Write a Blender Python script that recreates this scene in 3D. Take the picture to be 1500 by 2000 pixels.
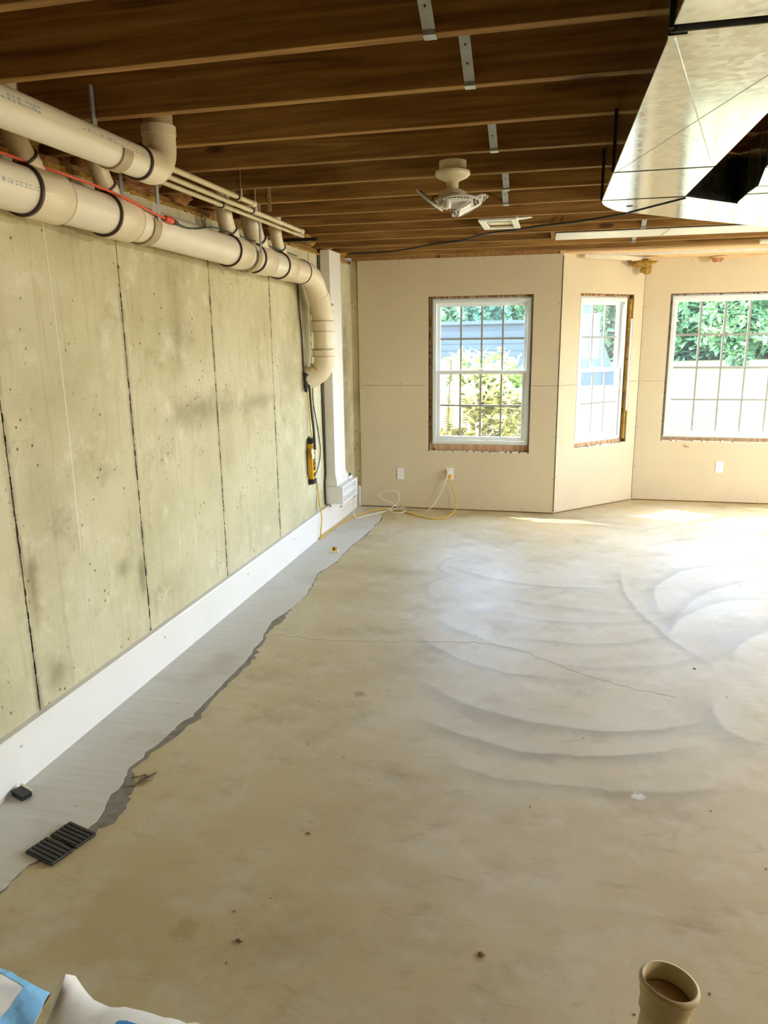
import bpy, math, random
from mathutils import Vector, Matrix, noise as mnoise

sc = bpy.context.scene
for o in list(bpy.data.objects):
    bpy.data.objects.remove(o)
COL = sc.collection
R = math.radians

# ------------------------------------------------------------------ camera
cam_d = bpy.data.cameras.new('camera')
cam = bpy.data.objects.new('camera', cam_d)
COL.objects.link(cam)
cam_d.sensor_fit = 'VERTICAL'
cam_d.sensor_height = 36.0
cam_d.sensor_width = 27.0
cam_d.lens = 1442.96 * 36.0 / 2000.0
cam_d.clip_start = 0.05
cam_d.clip_end = 300
rt = Vector((0.97340753, 0.22873218, -0.01262384))
dn = Vector((0.04059308, -0.22646049, -0.97317411))
fw = Vector((-0.22545504, 0.94678257, -0.22972329))
cam.matrix_world = Matrix(((rt.x, -dn.x, -fw.x, 0), (rt.y, -dn.y, -fw.y, 0), (rt.z, -dn.z, -fw.z, 1.70), (0, 0, 0, 1)))
sc.camera = cam

# ------------------------------------------------------------------ world, sun, exposure
w = bpy.data.worlds.new('world')
sc.world = w
w.use_nodes = True
wn = w.node_tree.nodes
wn.clear()
sky = wn.new('ShaderNodeTexSky')
sky.sky_type = 'NISHITA'
sky.sun_disc = False
sky.sun_elevation = R(50)
sky.sun_rotation = R(-66)
sky.air_density = 1.0
sky.dust_density = 1.2
sky.ozone_density = 1.5
bg = wn.new('ShaderNodeBackground')
bg.inputs[1].default_value = 3.2
wo = wn.new('ShaderNodeOutputWorld')
w.node_tree.links.new(sky.outputs[0], bg.inputs[0])
w.node_tree.links.new(bg.outputs[0], wo.inputs[0])

sun_d = bpy.data.lights.new('sun', 'SUN')
sun_d.energy = 8.0
sun_d.angle = R(0.6)
sun_d.color = (1.0, 0.95, 0.86)
sun = bpy.data.objects.new('sun', sun_d)
COL.objects.link(sun)
sun.rotation_euler = Vector((0.55, -0.25, -0.725)).to_track_quat('-Z', 'Y').to_euler()

FILL_STRIPS = [  # x, y, power (W), colour : unseen strip lights added on the room's right side as fill
    (3.6, 6.3, 30, (0.96, 0.98, 1.0)),
    (4.4, 2.2, 10, (1.0, 0.87, 0.58)),
]
FILL_BULBS = [  # x, y, z, power (W), colour : hanging bulbs added out of view to brighten the room
    (4.3, 5.25, 2.15, 180, (0.95, 0.98, 1.0)),
]
FILL_STAND = (3.9, 2.3, 1.15, 165, (1.0, 0.92, 0.74))   # tripod light added out of view to brighten walls and far joists
vs = sc.view_settings
vs.view_transform = 'Standard'
vs.look = 'None'
vs.gamma = 1.0
vs.use_curve_mapping = False
vs.exposure = 0.62
sc.cycles.max_bounces = 10
sc.cycles.diffuse_bounces = 6
sc.cycles.glossy_bounces = 4
sc.cycles.transparent_max_bounces = 24
sc.cycles.caustics_reflective = False
sc.cycles.caustics_refractive = False
sc.cycles.sample_clamp_indirect = 6.0

# ------------------------------------------------------------------ material helpers
def srgb(r, g, b):
    f = lambda c: (c / 255) / 12.92 if c / 255 <= 0.04045 else (((c / 255) + 0.055) / 1.055) ** 2.4
    return (f(r), f(g), f(b), 1)

class NT:
    def __init__(s, name):
        s.m = bpy.data.materials.new(name)
        s.m.use_nodes = True
        s.t = s.m.node_tree
        s.b = s.t.nodes['Principled BSDF']
        s.out = s.t.nodes['Material Output']
        s._pos = None
    def n(s, typ, ins=None, **kw):
        nd = s.t.nodes.new(typ)
        for k, v in kw.items():
            setattr(nd, k, v)
        for k, v in (ins or {}).items():
            if isinstance(v, bpy.types.NodeSocket):
                s.t.links.new(v, nd.inputs[k])
            else:
                nd.inputs[k].default_value = v
        return nd
    def link(s, a, b):
        s.t.links.new(a, b)
    @property
    def pos(s):
        if s._pos is None:
            s._pos = s.n('ShaderNodeNewGeometry').outputs['Position']
        return s._pos
    def obj(s):
        return s.n('ShaderNodeTexCoord').outputs['Object']
    def math(s, op, a, b=0.0, c=0.0, clamp=False):
        nd = s.n('ShaderNodeMath', operation=op, use_clamp=clamp)
        for i, v in enumerate((a, b, c)):
            if isinstance(v, bpy.types.NodeSocket):
                s.t.links.new(v, nd.inputs[i])
            else:
                nd.inputs[i].default_value = v
        return nd.outputs[0]
    def scale(s, v, sc3, loc=(0, 0, 0), rot=(0, 0, 0)):
        return s.n('ShaderNodeMapping', {'Vector': v, 'Scale': sc3, 'Location': loc, 'Rotation': rot}).outputs[0]
    def noise(s, v, scale, detail=4.0, rough=0.55, dist=0.0):
        return s.n('ShaderNodeTexNoise', {'Vector': v, 'Scale': scale, 'Detail': detail, 'Roughness': rough, 'Distortion': dist}).outputs[0]
    def ramp(s, fac, stops, interp='LINEAR'):
        nd = s.n('ShaderNodeValToRGB', {'Fac': fac})
        cr = nd.color_ramp
        cr.interpolation = interp
        while len(cr.elements) < len(stops):
            cr.elements.new(0.5)
        for e, (p, c) in zip(cr.elements, stops):
            e.position = p
            e.color = c if len(c) == 4 else (*c, 1)
        return nd.outputs[0]
    def step(s, v, a, b):
        return s.n('ShaderNodeMapRange', {'Value': v, 'From Min': a, 'From Max': b, 'To Min': 0.0, 'To Max': 1.0}, interpolation_type='SMOOTHSTEP').outputs[0]
    def mix(s, fac, a, b, mode='MIX'):
        nd = s.n('ShaderNodeMix', data_type='RGBA', blend_type=mode)
        for k, v in ((0, fac), (6, a), (7, b)):
            if isinstance(v, bpy.types.NodeSocket):
                s.t.links.new(v, nd.inputs[k])
            else:
                nd.inputs[k].default_value = v
        return nd.outputs[2]
    def bump(s, h, strength=0.3, dist=0.01):
        nd = s.n('ShaderNodeBump', {'Height': h, 'Strength': strength, 'Distance': dist})
        s.link(nd.outputs[0], s.b.inputs['Normal'])
    def base(s, c):
        if isinstance(c, bpy.types.NodeSocket):
            s.link(c, s.b.inputs['Base Color'])
        else:
            s.b.inputs['Base Color'].default_value = c
    def set(s, rough=0.6, metal=0.0, spec=0.5):
        s.b.inputs['Roughness'].default_value = rough
        s.b.inputs['Metallic'].default_value = metal
        s.b.inputs['Specular IOR Level'].default_value = spec

def plain(name, rgb, rough=0.6, metal=0.0, var=0.10, scale=14.0, bump=0.0, spec=0.5):
    t = NT(name)
    c = srgb(*rgb)
    nz = t.noise(t.obj(), scale)
    lo = tuple(x * (1 - var) for x in c[:3])
    hi = tuple(min(1, x * (1 + var)) for x in c[:3])
    t.base(t.ramp(nz, [(0.3, lo), (0.7, hi)]))
    t.set(rough, metal, spec)
    if bump:
        t.bump(t.noise(t.obj(), scale * 6), bump, 0.002)
    return t.m

JY = [1.43, 2.372, 3.236, 4.172, 5.110, 5.990]     # form joints of the poured wall

def mat_concrete_wall():
    t = NT('poured_concrete')
    p = t.pos
    big = t.noise(p, 1.6, 6, 0.6)
    mid = t.noise(p, 7.0, 8, 0.65)
    drip = t.noise(t.scale(p, (1, 9, 0.7)), 2.0, 6, 0.6)
    base = t.ramp(big, [(0.25, srgb(176, 166, 130)), (0.5, srgb(200, 191, 156)), (0.75, srgb(214, 206, 176))])
    base = t.mix(t.math('MULTIPLY', t.step(drip, 0.52, 0.72), 0.35), base, srgb(150, 138, 98))
    base = t.mix(t.math('MULTIPLY', t.step(mid, 0.52, 0.72), 0.45), base, srgb(228, 221, 196))
    base = t.mix(t.math('MULTIPLY', t.step(t.noise(p, 4.0, 8, 0.7), 0.54, 0.72), 0.5), base, srgb(150, 138, 100))
    base = t.mix(t.math('MULTIPLY', t.step(t.noise(p, 45.0, 5, 0.7), 0.58, 0.70), 0.3), base, srgb(140, 128, 94))
    # darker blotches half way up and rusty smudges beside the joints
    sx = t.n('ShaderNodeSeparateXYZ', {0: p})
    y, z = sx.outputs[1], sx.outputs[2]
    for (yy, zz, ry, rz, st) in [(3.95, 1.30, 0.55, 0.13, 0.5), (3.75, 1.75, 0.10, 0.38, 0.35), (4.75, 1.28, 0.5, 0.07, 0.4), (2.55, 1.0, 0.25, 0.6, 0.25),
                                 (5.4, 1.45, 0.3, 0.4, 0.3), (3.2, 0.55, 0.05, 0.12, 0.7), (2.42, 0.75, 0.05, 0.22, 0.6), (2.5, 0.34, 0.12, 0.12, 0.55), (3.05, 0.62, 0.10, 0.06, 0.45),
                                 (6.95, 1.0, 0.3, 1.0, 0.5), (7.0, 1.6, 0.12, 0.5, 0.4), (2.1, 2.2, 0.4, 0.12, 0.5), (2.7, 2.33, 0.3, 0.07, 0.45), (3.3, 2.33, 0.4, 0.06, 0.4)]:
        dy = t.math('DIVIDE', t.math('SUBTRACT', y, yy), ry)
        dz = t.math('DIVIDE', t.math('SUBTRACT', z, zz), rz)
        d = t.math('SQRT', t.math('ADD', t.math('MULTIPLY', dy, dy), t.math('MULTIPLY', dz, dz)))
        d = t.math('ADD', d, t.math('MULTIPLY', t.math('SUBTRACT', mid, 0.5), 1.6))
        base = t.mix(t.math('MULTIPLY', t.math('SUBTRACT', 1.0, t.step(d, -0.1, 1.2)), st), base, srgb(112, 98, 66))
    for yj in JY:
        d = t.math('ABSOLUTE', t.math('SUBTRACT', y, yj))
        k = t.math('MULTIPLY', t.math('SUBTRACT', 1.0, t.step(d, 0.0, 0.035)), t.step(mid, 0.42, 0.62))
        base = t.mix(t.math('MULTIPLY', k, 0.6), base, srgb(96, 84, 58))
    vor = t.n('ShaderNodeTexVoronoi', {'Vector': p, 'Scale': 20.0, 'Randomness': 1.0})
    pit = t.math('SUBTRACT', 1.0, t.step(vor.outputs['Distance'], 0.07, 0.16))
    pit = t.math('MULTIPLY', pit, t.step(t.noise(p, 3.0), 0.48, 0.58))
    base = t.mix(t.math('MULTIPLY', pit, 0.85), base, srgb(84, 74, 52))
    t.base(base)
    t.set(0.85, 0, 0.3)
    t.bump(t.math('SUBTRACT', t.math('MULTIPLY', t.noise(p, 22, 8), 0.5), pit), 0.35, 0.01)
    return t.m

ARCS = [  # trowel sweeps: cx, cy, r, angle centre, half width, strength, band
    (0.10, 4.06, 0.98, -95, 48, 0.75, 0.13), (0.02, 3.907, 1.048, -90, 38, 0.8, 0.12), (0.065, 4.02, 1.396, -88, 26, 0.55, 0.10),
    (0.0, 4.43, 0.86, -118, 34, 0.6, 0.08), (0.05, 6.18, 1.155, -105, 34, 0.6, 0.10), (0.05, 4.80, 0.907, -122, 26, 0.5, 0.10),
    (0.10, 5.35, 0.98, -80, 40, 0.4, 0.10), (0.05, 5.0, 0.95, -75, 36, 0.45, 0.10), (0.2, 4.55, 0.8, -70, 36, 0.35, 0.1),
    (1.67, 4.85, 1.01, 150, 55, 0.6, 0.10), (2.24, 4.10, 1.57, 140, 38, 0.55, 0.12), (1.58, 4.13, 0.913, 140, 45, 0.6, 0.12),
    (1.71, 3.85, 0.77, 140, 35, 0.6, 0.25), (1.6, 5.6, 1.0, 120, 40, 0.4, 0.08), (1.6, 6.1, 1.0, 110, 45, 0.4, 0.08),
    (3.185, 5.213, 2.70, 192, 20, 0.7, 0.07), (1.01, 3.35, 0.268, 200, 60, 0.55, 0.2), (-0.55, 5.35, 0.28, 170, 70, 0.4, 0.06), (-0.5, 4.85, 0.33, 170, 60, 0.35, 0.08),
    (0.1, 3.6, 1.6, -100, 30, 0.10, 0.15), (0.3, 5.9, 1.3, -95, 30, 0.3, 0.12),
]

def mat_floor():
    t = NT('floor_concrete')
    p = t.pos
    sx = t.n('ShaderNodeSeparateXYZ', {0: p})
    x, y = sx.outputs[0], sx.outputs[1]
    big = t.noise(p, 0.9, 6, 0.6)
    mid = t.noise(p, 4.5, 8, 0.65)
    fine = t.noise(p, 40, 6, 0.7)
    base = t.ramp(big, [(0.28, srgb(182, 163, 116)), (0.5, srgb(198, 182, 142)), (0.72, srgb(210, 198, 166))])
    base = t.mix(t.math('MULTIPLY', t.step(mid, 0.47, 0.68), 0.45), base, srgb(214, 206, 184))
    base = t.mix(t.math('MULTIPLY', t.step(t.noise(p, 2.2, 7, 0.65), 0.50, 0.68), 0.5), base, srgb(160, 142, 100))
    base = t.mix(t.math('MULTIPLY', t.step(t.noise(t.scale(p, (1, 2.4, 1)), 5.5, 8, 0.7, 0.8), 0.54, 0.70), 0.35), base, srgb(150, 132, 96))
    wob = t.math('MULTIPLY', t.math('SUBTRACT', t.noise(p, 3.0, 4), 0.5), 0.10)
    tex = t.math('ADD', 0.45, t.math('MULTIPLY', t.noise(t.scale(p, (1, 3, 1)), 3.5, 6, 0.7), 1.1))
    light = srgb(206, 196, 168)
    dark = srgb(140, 126, 98)
    for (cx, cy, r, ac, hw, st, bw) in ARCS:
        dx = t.math('SUBTRACT', x, cx)
        dy = t.math('SUBTRACT', y, cy)
        d = t.math('ADD', t.math('SQRT', t.math('ADD', t.math('MULTIPLY', dx, dx), t.math('MULTIPLY', dy, dy))), wob)
        ca, sa = math.cos(R(ac)), math.sin(R(ac))
        dot = t.math('DIVIDE', t.math('ADD', t.math('MULTIPLY', dx, ca), t.math('MULTIPLY', dy, sa)), t.math('MAXIMUM', d, 0.01))
        ang = t.step(dot, math.cos(R(hw)), math.cos(R(hw * 0.45)))
        outb = t.math('MULTIPLY', t.step(d, r - 0.012, r + 0.012), t.math('SUBTRACT', 1.0, t.step(d, r, r + bw)))
        inb = t.math('MULTIPLY', t.math('SUBTRACT', 1.0, t.step(d, r - 0.015, r + 0.005)), t.step(d, r - bw * 1.3, r))
        k = t.math('MULTIPLY', t.math('MULTIPLY', ang, tex), st)
        base = t.mix(t.math('MULTIPLY', t.math('MULTIPLY', outb, k), 0.75, clamp=True), base, dark)
        base = t.mix(t.math('MULTIPLY', t.math('MULTIPLY', inb, k), 0.6, clamp=True), base, light)
    # a greenish old spill and small specks
    for (cx, cy, r, col, st) in [(-1.02, 1.66, 0.05, srgb(132, 126, 50), 0.3), (0.95, 2.35, 0.06, srgb(110, 96, 60), 0.6), (-0.9, 3.2, 0.04, srgb(140, 126, 98), 0.6), (0.35, 2.62, 0.03, srgb(230, 226, 214), 0.7)]:
        dx = t.math('SUBTRACT', x, cx)
        dy = t.math('SUBTRACT', y, cy)
        d = t.math('SQRT', t.math('ADD', t.math('MULTIPLY', dx, dx), t.math('MULTIPLY', dy, dy)))
        d = t.math('ADD', d, t.math('MULTIPLY', t.math('SUBTRACT', t.noise(p, 30), 0.5), r * 2))
        base = t.mix(t.math('MULTIPLY', t.math('SUBTRACT', 1.0, t.step(d, r * 0.5, r)), st), base, col)
    base = t.mix(t.math('MULTIPLY', t.step(fine, 0.62, 0.72), 0.18), base, srgb(140, 122, 86))
    t.base(base)
    t.set(0.5, 0, 0.32)
    rr = t.ramp(mid, [(0.3, (0.44, 0.44, 0.44)), (0.7, (0.60, 0.60, 0.60))])
    t.link(rr, t.b.inputs['Roughness'])
    t.bump(t.math('ADD', t.math('MULTIPLY', fine, 0.3), mid), 0.08, 0.01)
    return t.m

def mat_patch():
    t = NT('patch_concrete')
    p = t.pos
    st = t.noise(t.scale(p, (0.8, 12, 1), rot=(0, 0, 0.15)), 3.0, 8, 0.7)
    base = t.ramp(st, [(0.25, srgb(202, 197, 184)), (0.55, srgb(212, 209, 198)), (0.8, srgb(220, 218, 210))])
    base = t.mix(t.math('MULTIPLY', t.step(t.noise(p, 2.5, 5), 0.5, 0.75), 0.4), base, srgb(164, 150, 122))
    t.base(base)
    t.set(0.75, 0, 0.4)
    t.bump(st, 0.10, 0.004)
    return t.m

def mat_wood(name, c1, c2, c3, axis=0, rough=0.75):
    t = NT(name)
    v = t.obj()
    info = t.n('ShaderNodeObjectInfo').outputs['Random']
    off = t.n('ShaderNodeCombineXYZ', {0: t.math('MULTIPLY', info, 37.0), 1: t.math('MULTIPLY', info, 11.0), 2: t.math('MULTIPLY', info, 5.0)}).outputs[0]
    v = t.n('ShaderNodeVectorMath', {0: v, 1: off}, operation='ADD').outputs[0]
    s3 = [14, 14, 14]
    s3[axis] = 0.7
    g = t.noise(t.scale(v, s3), 2.6, 6, 0.6, 0.6)
    base = t.ramp(g, [(0.30, srgb(*c1)), (0.52, srgb(*c2)), (0.75, srgb(*c3))])
    s3b = [5, 5, 5]
    s3b[axis] = 1.6
    vor = t.n('ShaderNodeTexVoronoi', {'Vector': t.scale(v, s3b), 'Scale': 1.1, 'Randomness': 1.0})
    kn = t.math('SUBTRACT', 1.0, t.step(vor.outputs['Distance'], 0.06, 0.13))
    base = t.mix(t.math('MULTIPLY', kn, 0.85), base, srgb(62, 36, 18))
    s3c = [22, 22, 22]
    s3c[axis] = 0.9
    stn = t.noise(t.scale(v, s3c), 1.2, 3, 0.5)
    base = t.mix(t.math('MULTIPLY', t.step(stn, 0.66, 0.74), 0.55), base, srgb(70, 46, 26))
    hv = t.math('ADD', 0.82, t.math('MULTIPLY', info, 0.36))
    base = t.mix(1.0, base, t.n('ShaderNodeCombineColor', {0: hv, 1: hv, 2: hv}).outputs[0], 'MULTIPLY')
    t.base(base)
    t.set(rough, 0, 0.3)
    t.bump(g, 0.15, 0.004)
    return t.m

def mat_galv():
    t = NT('galvanised_sheet')
    p = t.pos
    sp = t.n('ShaderNodeTexVoronoi', {'Vector': p, 'Scale': 55.0}).outputs['Color']
    g = t.math('MULTIPLY', t.n('ShaderNodeSeparateColor', {0: sp}).outputs[0], 1.0)
    t.base(t.ramp(g, [(0.0, (0.50, 0.54, 0.51)), (1.0, (0.60, 0.64, 0.61))]))
    t.set(0.12, 1.0)
    t.link(t.ramp(g, [(0, (0.10, 0.10, 0.10)), (1, (0.17, 0.17, 0.17))]), t.b.inputs['Roughness'])
    t.bump(t.noise(p, 5.0, 3), 0.02, 0.02)
    return t.m

def mat_glass(name, milk):
    t = NT(name)
    tr = t.n('ShaderNodeBsdfTransparent', {'Color': (0.96, 0.985, 0.97, 1)})
    gl = t.n('ShaderNodeBsdfGlossy', {'Color': (1, 1, 1, 1), 'Roughness': 0.02})
    fr = t.n('ShaderNodeFresnel', {'IOR': 1.45})
    m1 = t.n('ShaderNodeMixShader', {0: fr.outputs[0], 1: tr.outputs[0], 2: gl.outputs[0]})
    df = t.n('ShaderNodeBsdfTranslucent', {'Color': (0.85, 0.9, 0.95, 1)})
    dust = t.math('MULTIPLY', t.noise(t.obj(), 6.0, 5), 2 * milk)
    m2 = t.n('ShaderNodeMixShader', {0: dust, 1: m1.outputs[0], 2: df.outputs[0]})
    t.link(m2.outputs[0], t.out.inputs[0])
    return t.m

def mat_leaf(name, c1, c2, trans=0.35):
    t = NT(name)
    nz = t.n('ShaderNodeTexNoise', {'Vector': t.pos, 'Scale': 2.0, 'Detail': 6.0}).outputs[0]
    c = t.ramp(nz, [(0.35, srgb(*c1)), (0.65, srgb(*c2))])
    d = t.n('ShaderNodeBsdfDiffuse', {'Color': c})
    tl = t.n('ShaderNodeBsdfTranslucent', {'Color': c})
    m = t.n('ShaderNodeMixShader', {0: trans, 1: d.outputs[0], 2: tl.outputs[0]})
    t.link(m.outputs[0], t.out.inputs[0])
    return t.m

def mat_lawn():
    t = NT('dry_lawn')
    p = t.pos
    a = t.noise(t.scale(p, (0.25, 1.0, 1)), 0.9, 6, 0.6)
    b = t.noise(p, 3.0, 8, 0.7)
    c = t.ramp(a, [(0.36, srgb(142, 128, 96)), (0.52, srgb(124, 112, 70)), (0.62, srgb(98, 108, 26)), (0.75, srgb(74, 100, 20))])
    c = t.mix(t.math('MULTIPLY', t.step(b, 0.45, 0.7), 0.4), c, srgb(156, 144, 116))
    t.base(c)
    t.set(0.9, 0, 0.2)
    t.bump(b, 0.6, 0.1)
    return t.m

def mat_insul(name, c1, c2):
    t = NT(name)
    n1 = t.noise(t.obj(), 18, 8, 0.7, 1.0)
    t.base(t.ramp(n1, [(0.3, srgb(*c1)), (0.7, srgb(*c2))]))
    t.set(0.95, 0, 0.1)
    t.bump(n1, 0.8, 0.02)
    return t.m

M = {}
M['conc'] = mat_concrete_wall()
M['joint'] = plain('dark_joint', (52, 44, 30), 0.9)  # dark tone for the wall's form joints and slurry beads
M['floor'] = mat_floor()
M['patch'] = mat_patch()
M['mortar'] = plain('damp_mortar', (132, 124, 110), 0.8, var=0.25, scale=20, bump=0.4)
M['crack'] = plain('hairline_crack', (134, 118, 88), 0.9)
M['joist'] = mat_wood('joist_lumber', (108, 74, 36), (146, 108, 54), (176, 138, 80))
M['plate'] = mat_wood('sill_lumber', (120, 84, 44), (150, 110, 62), (180, 140, 84), axis=1)
M['subfloor'] = plain('subfloor_board', (120, 84, 52), 0.85, var=0.35, scale=9)
M['reveal'] = mat_wood('opening_lumber', (164, 120, 82), (198, 160, 122), (220, 194, 162), axis=2)
M['drywall'] = plain('drywall_paper', (210, 196, 166), 0.85, var=0.035, scale=2.0, bump=0.04, spec=0.2)
M['gyp'] = plain('cut_gypsum', (232, 226, 210), 0.9)
M['dark'] = plain('black_gap', (24, 22, 18), 0.9)
M['screw'] = plain('screw_black', (46, 42, 38), 0.6)
M['base'] = plain('white_pvc_board', (232, 229, 222), 0.45, var=0.03, scale=3.0)
M['pvc'] = plain('pvc_pipe', (232, 224, 202), 0.32, var=0.03, scale=5.0)
M['fit'] = plain('pvc_fitting', (228, 214, 184), 0.34, var=0.04, scale=5.0)
M['primer'] = plain('purple_primer', (70, 48, 46), 0.5, var=0.2)
M['print'] = plain('faded_blue_print', (172, 180, 180), 0.6)
M['hang'] = plain('pipe_strap', (178, 160, 124), 0.45, var=0.08)
M['cpvc'] = plain('water_tube', (214, 200, 160), 0.25, var=0.06)
M['galv'] = mat_galv()
M['strap'] = plain('zinc_strap', (178, 184, 186), 0.4, 0.6, var=0.12, scale=30)
M['vinyl'] = plain('white_vinyl', (224, 230, 230), 0.4, var=0.02)
M['glass'] = mat_glass('window_glass', 0.008)
M['glass_milky'] = mat_glass('screened_glass', 0.016)
M['white'] = plain('white_plastic', (236, 236, 234), 0.4, var=0.02)
M['ivory'] = plain('ivory_porcelain', (232, 224, 192), 0.3, var=0.03)
M['grey'] = plain('grey_plastic', (196, 194, 190), 0.5)  # even light grey for slats, seams and small fittings
M['led'] = plain('lamp_diffuser', (240, 240, 240), 0.35, var=0.01)
M['black'] = plain('black_plastic', (22, 22, 22), 0.45, var=0.2, scale=30, bump=0.2)
M['yellow'] = plain('yellow_plastic', (230, 176, 8), 0.4, var=0.05)
M['ycord'] = plain('yellow_cord', (216, 176, 40), 0.5, var=0.06)
M['wcord'] = plain('white_cord', (228, 224, 206), 0.5)
M['gcord'] = plain('dark_green_cord', (28, 48, 38), 0.5)
M['bcord'] = plain('black_cable', (26, 25, 22), 0.5)
M['ocord'] = plain('orange_cord', (226, 92, 60), 0.5)
M['insul'] = mat_insul('fibreglass', (128, 92, 36), (214, 176, 92))
M['insulpink'] = mat_insul('pinkish_fibreglass', (150, 96, 62), (218, 168, 122))
M['lawn'] = mat_lawn()
M['leafA'] = mat_leaf('leaf_mid', (92, 132, 78), (176, 204, 150))
M['leafB'] = mat_leaf('leaf_blue', (84, 128, 104), (150, 186, 150))
M['leafC'] = mat_leaf('leaf_yellow', (186, 180, 96), (232, 224, 176))
M['leafD'] = mat_leaf('leaf_fern', (110, 160, 60), (190, 200, 120))
M['bark'] = plain('bark', (96, 80, 62), 0.9, var=0.2)
M['siding'] = plain('blue_grey_siding', (66, 74, 80), 0.7, var=0.08)
M['bag'] = plain('white_bag_paper', (228, 224, 214), 0.55, var=0.05, bump=0.1)
M['bagblue'] = plain('blue_bag_print', (40, 132, 196), 0.5, var=0.12)
M['bagpale'] = plain('pale_blue_bag', (122, 184, 224), 0.5, var=0.08)
M['stub'] = plain('dusty_pvc', (190, 174, 132), 0.6, var=0.10, scale=10)
M['dirt'] = plain('dirty_plug', (150, 126, 84), 0.8, var=0.4, scale=16)
M['soffit'] = mat_wood('bay_plywood', (206, 170, 120), (224, 192, 146), (234, 208, 168))
M['roof'] = plain('eave_board', (220, 218, 210), 0.7)
M['blocker'] = plain('blocker_dark', (74, 58, 42), 0.8, var=0.2, scale=4)  # dark brown for the added wall that soaks up bounce light
M['grille'] = plain('grille_bar', (158, 158, 150), 0.5, var=0.03)
M['twig'] = plain('twig', (150, 128, 92), 0.8)
M['cable_w'] = plain('lamp_wire', (150, 120, 70), 0.6)

# ------------------------------------------------------------------ mesh helpers
class MB:
    def __init__(s):
        s.v, s.f = [], []
    def add(s, vs_, fs_):
        b = len(s.v)
        s.v += [tuple(x) for x in vs_]
        s.f += [tuple(i + b for i in f) for f in fs_]
        return s
    def box(s, a, b):
        (x0, y0, z0), (x1, y1, z1) = a, b
        if x0 > x1: x0, x1 = x1, x0
        if y0 > y1: y0, y1 = y1, y0
        if z0 > z1: z0, z1 = z1, z0
        return s.add([(x0, y0, z0), (x1, y0, z0), (x1, y1, z0), (x0, y1, z0), (x0, y0, z1), (x1, y0, z1), (x1, y1, z1), (x0, y1, z1)],
                     [(3, 2, 1, 0), (4, 5, 6, 7), (0, 1, 5, 4), (1, 2, 6, 5), (2, 3, 7, 6), (3, 0, 4, 7)])
    def prism(s, poly, z0, z1, fn=None):
        fn = fn or (lambda x, y, z: (x, y, z))
        n = len(poly)
        area = sum(poly[i][0] * poly[(i + 1) % n][1] - poly[(i + 1) % n][0] * poly[i][1] for i in range(n))
        if area < 0:
            poly = poly[::-1]
        vs_ = [fn(x, y, z0) for x, y in poly] + [fn(x, y, z1) for x, y in poly]
        fs_ = [tuple(range(n))[::-1], tuple(range(n, 2 * n))] + [(i, (i + 1) % n, n + (i + 1) % n, n + i) for i in range(n)]
        return s.add(vs_, fs_)
    def tube(s, pts, r, n=12, cap=True):
        pts = [Vector(p) for p in pts]
        rs = r if isinstance(r, (list, tuple)) else [r] * len(pts)
        up = None
        rings = []
        for i, p in enumerate(pts):
            a = pts[max(i - 1, 0)]
            b = pts[min(i + 1, len(pts) - 1)]
            d = (b - a)
            if d.length < 1e-7:
                d = Vector((0, 0, 1)) if up is None else rings and d_prev
            d = d.normalized()
            d_prev = d
            if up is None:
                up = d.orthogonal().normalized()
            up = (up - d * up.dot(d))
            up = up.normalized() if up.length > 1e-6 else d.orthogonal().normalized()
            sd = d.cross(up)
            rings.append([p + (up * math.cos(2 * math.pi * k / n) + sd * math.sin(2 * math.pi * k / n)) * rs[i] for k in range(n)])
        vs_ = [v for rg in rings for v in rg]
        fs_ = []
        for i in range(len(rings) - 1):
            for k in range(n):
                a, b = i * n + k, i * n + (k + 1) % n
                fs_.append((a, b, b + n, a + n))
        if cap:
            fs_.append(tuple(range(n))[::-1])
            fs_.append(tuple((len(rings) - 1) * n + k for k in range(n)))
        return s.add(vs_, fs_)
    def lathe(s, prof, n=28, o=(0, 0, 0)):
        vs_, fs_ = [], []
        for r, z in prof:
            for k in range(n):
                a = 2 * math.pi * k / n
                vs_.append((o[0] + r * math.cos(a), o[1] + r * math.sin(a), o[2] + z))
        for i in range(len(prof) - 1):
            for k in range(n):
                a, b = i * n + k, i * n + (k + 1) % n
                fs_.append((a, b, b + n, a + n))
        return s.add(vs_, fs_)
    def build(s, name, mat, parent=None, smooth=False, bevel=0.0, angle=40):
        me = bpy.data.meshes.new(name)
        me.from_pydata(s.v, [], s.f)
        me.materials.append(mat)
        if smooth:
            for p in me.polygons:
                p.use_smooth = True
            try:
                me.set_sharp_from_angle(angle=R(angle))
            except Exception:
                pass
        me.update()
        o = bpy.data.objects.new(name, me)
        COL.objects.link(o)
        if parent:
            o.parent = parent
        if bevel:
            bv = o.modifiers.new('b', 'BEVEL')
            bv.width = bevel
            bv.segments = 2
            bv.limit_method = 'ANGLE'
        return o

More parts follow.
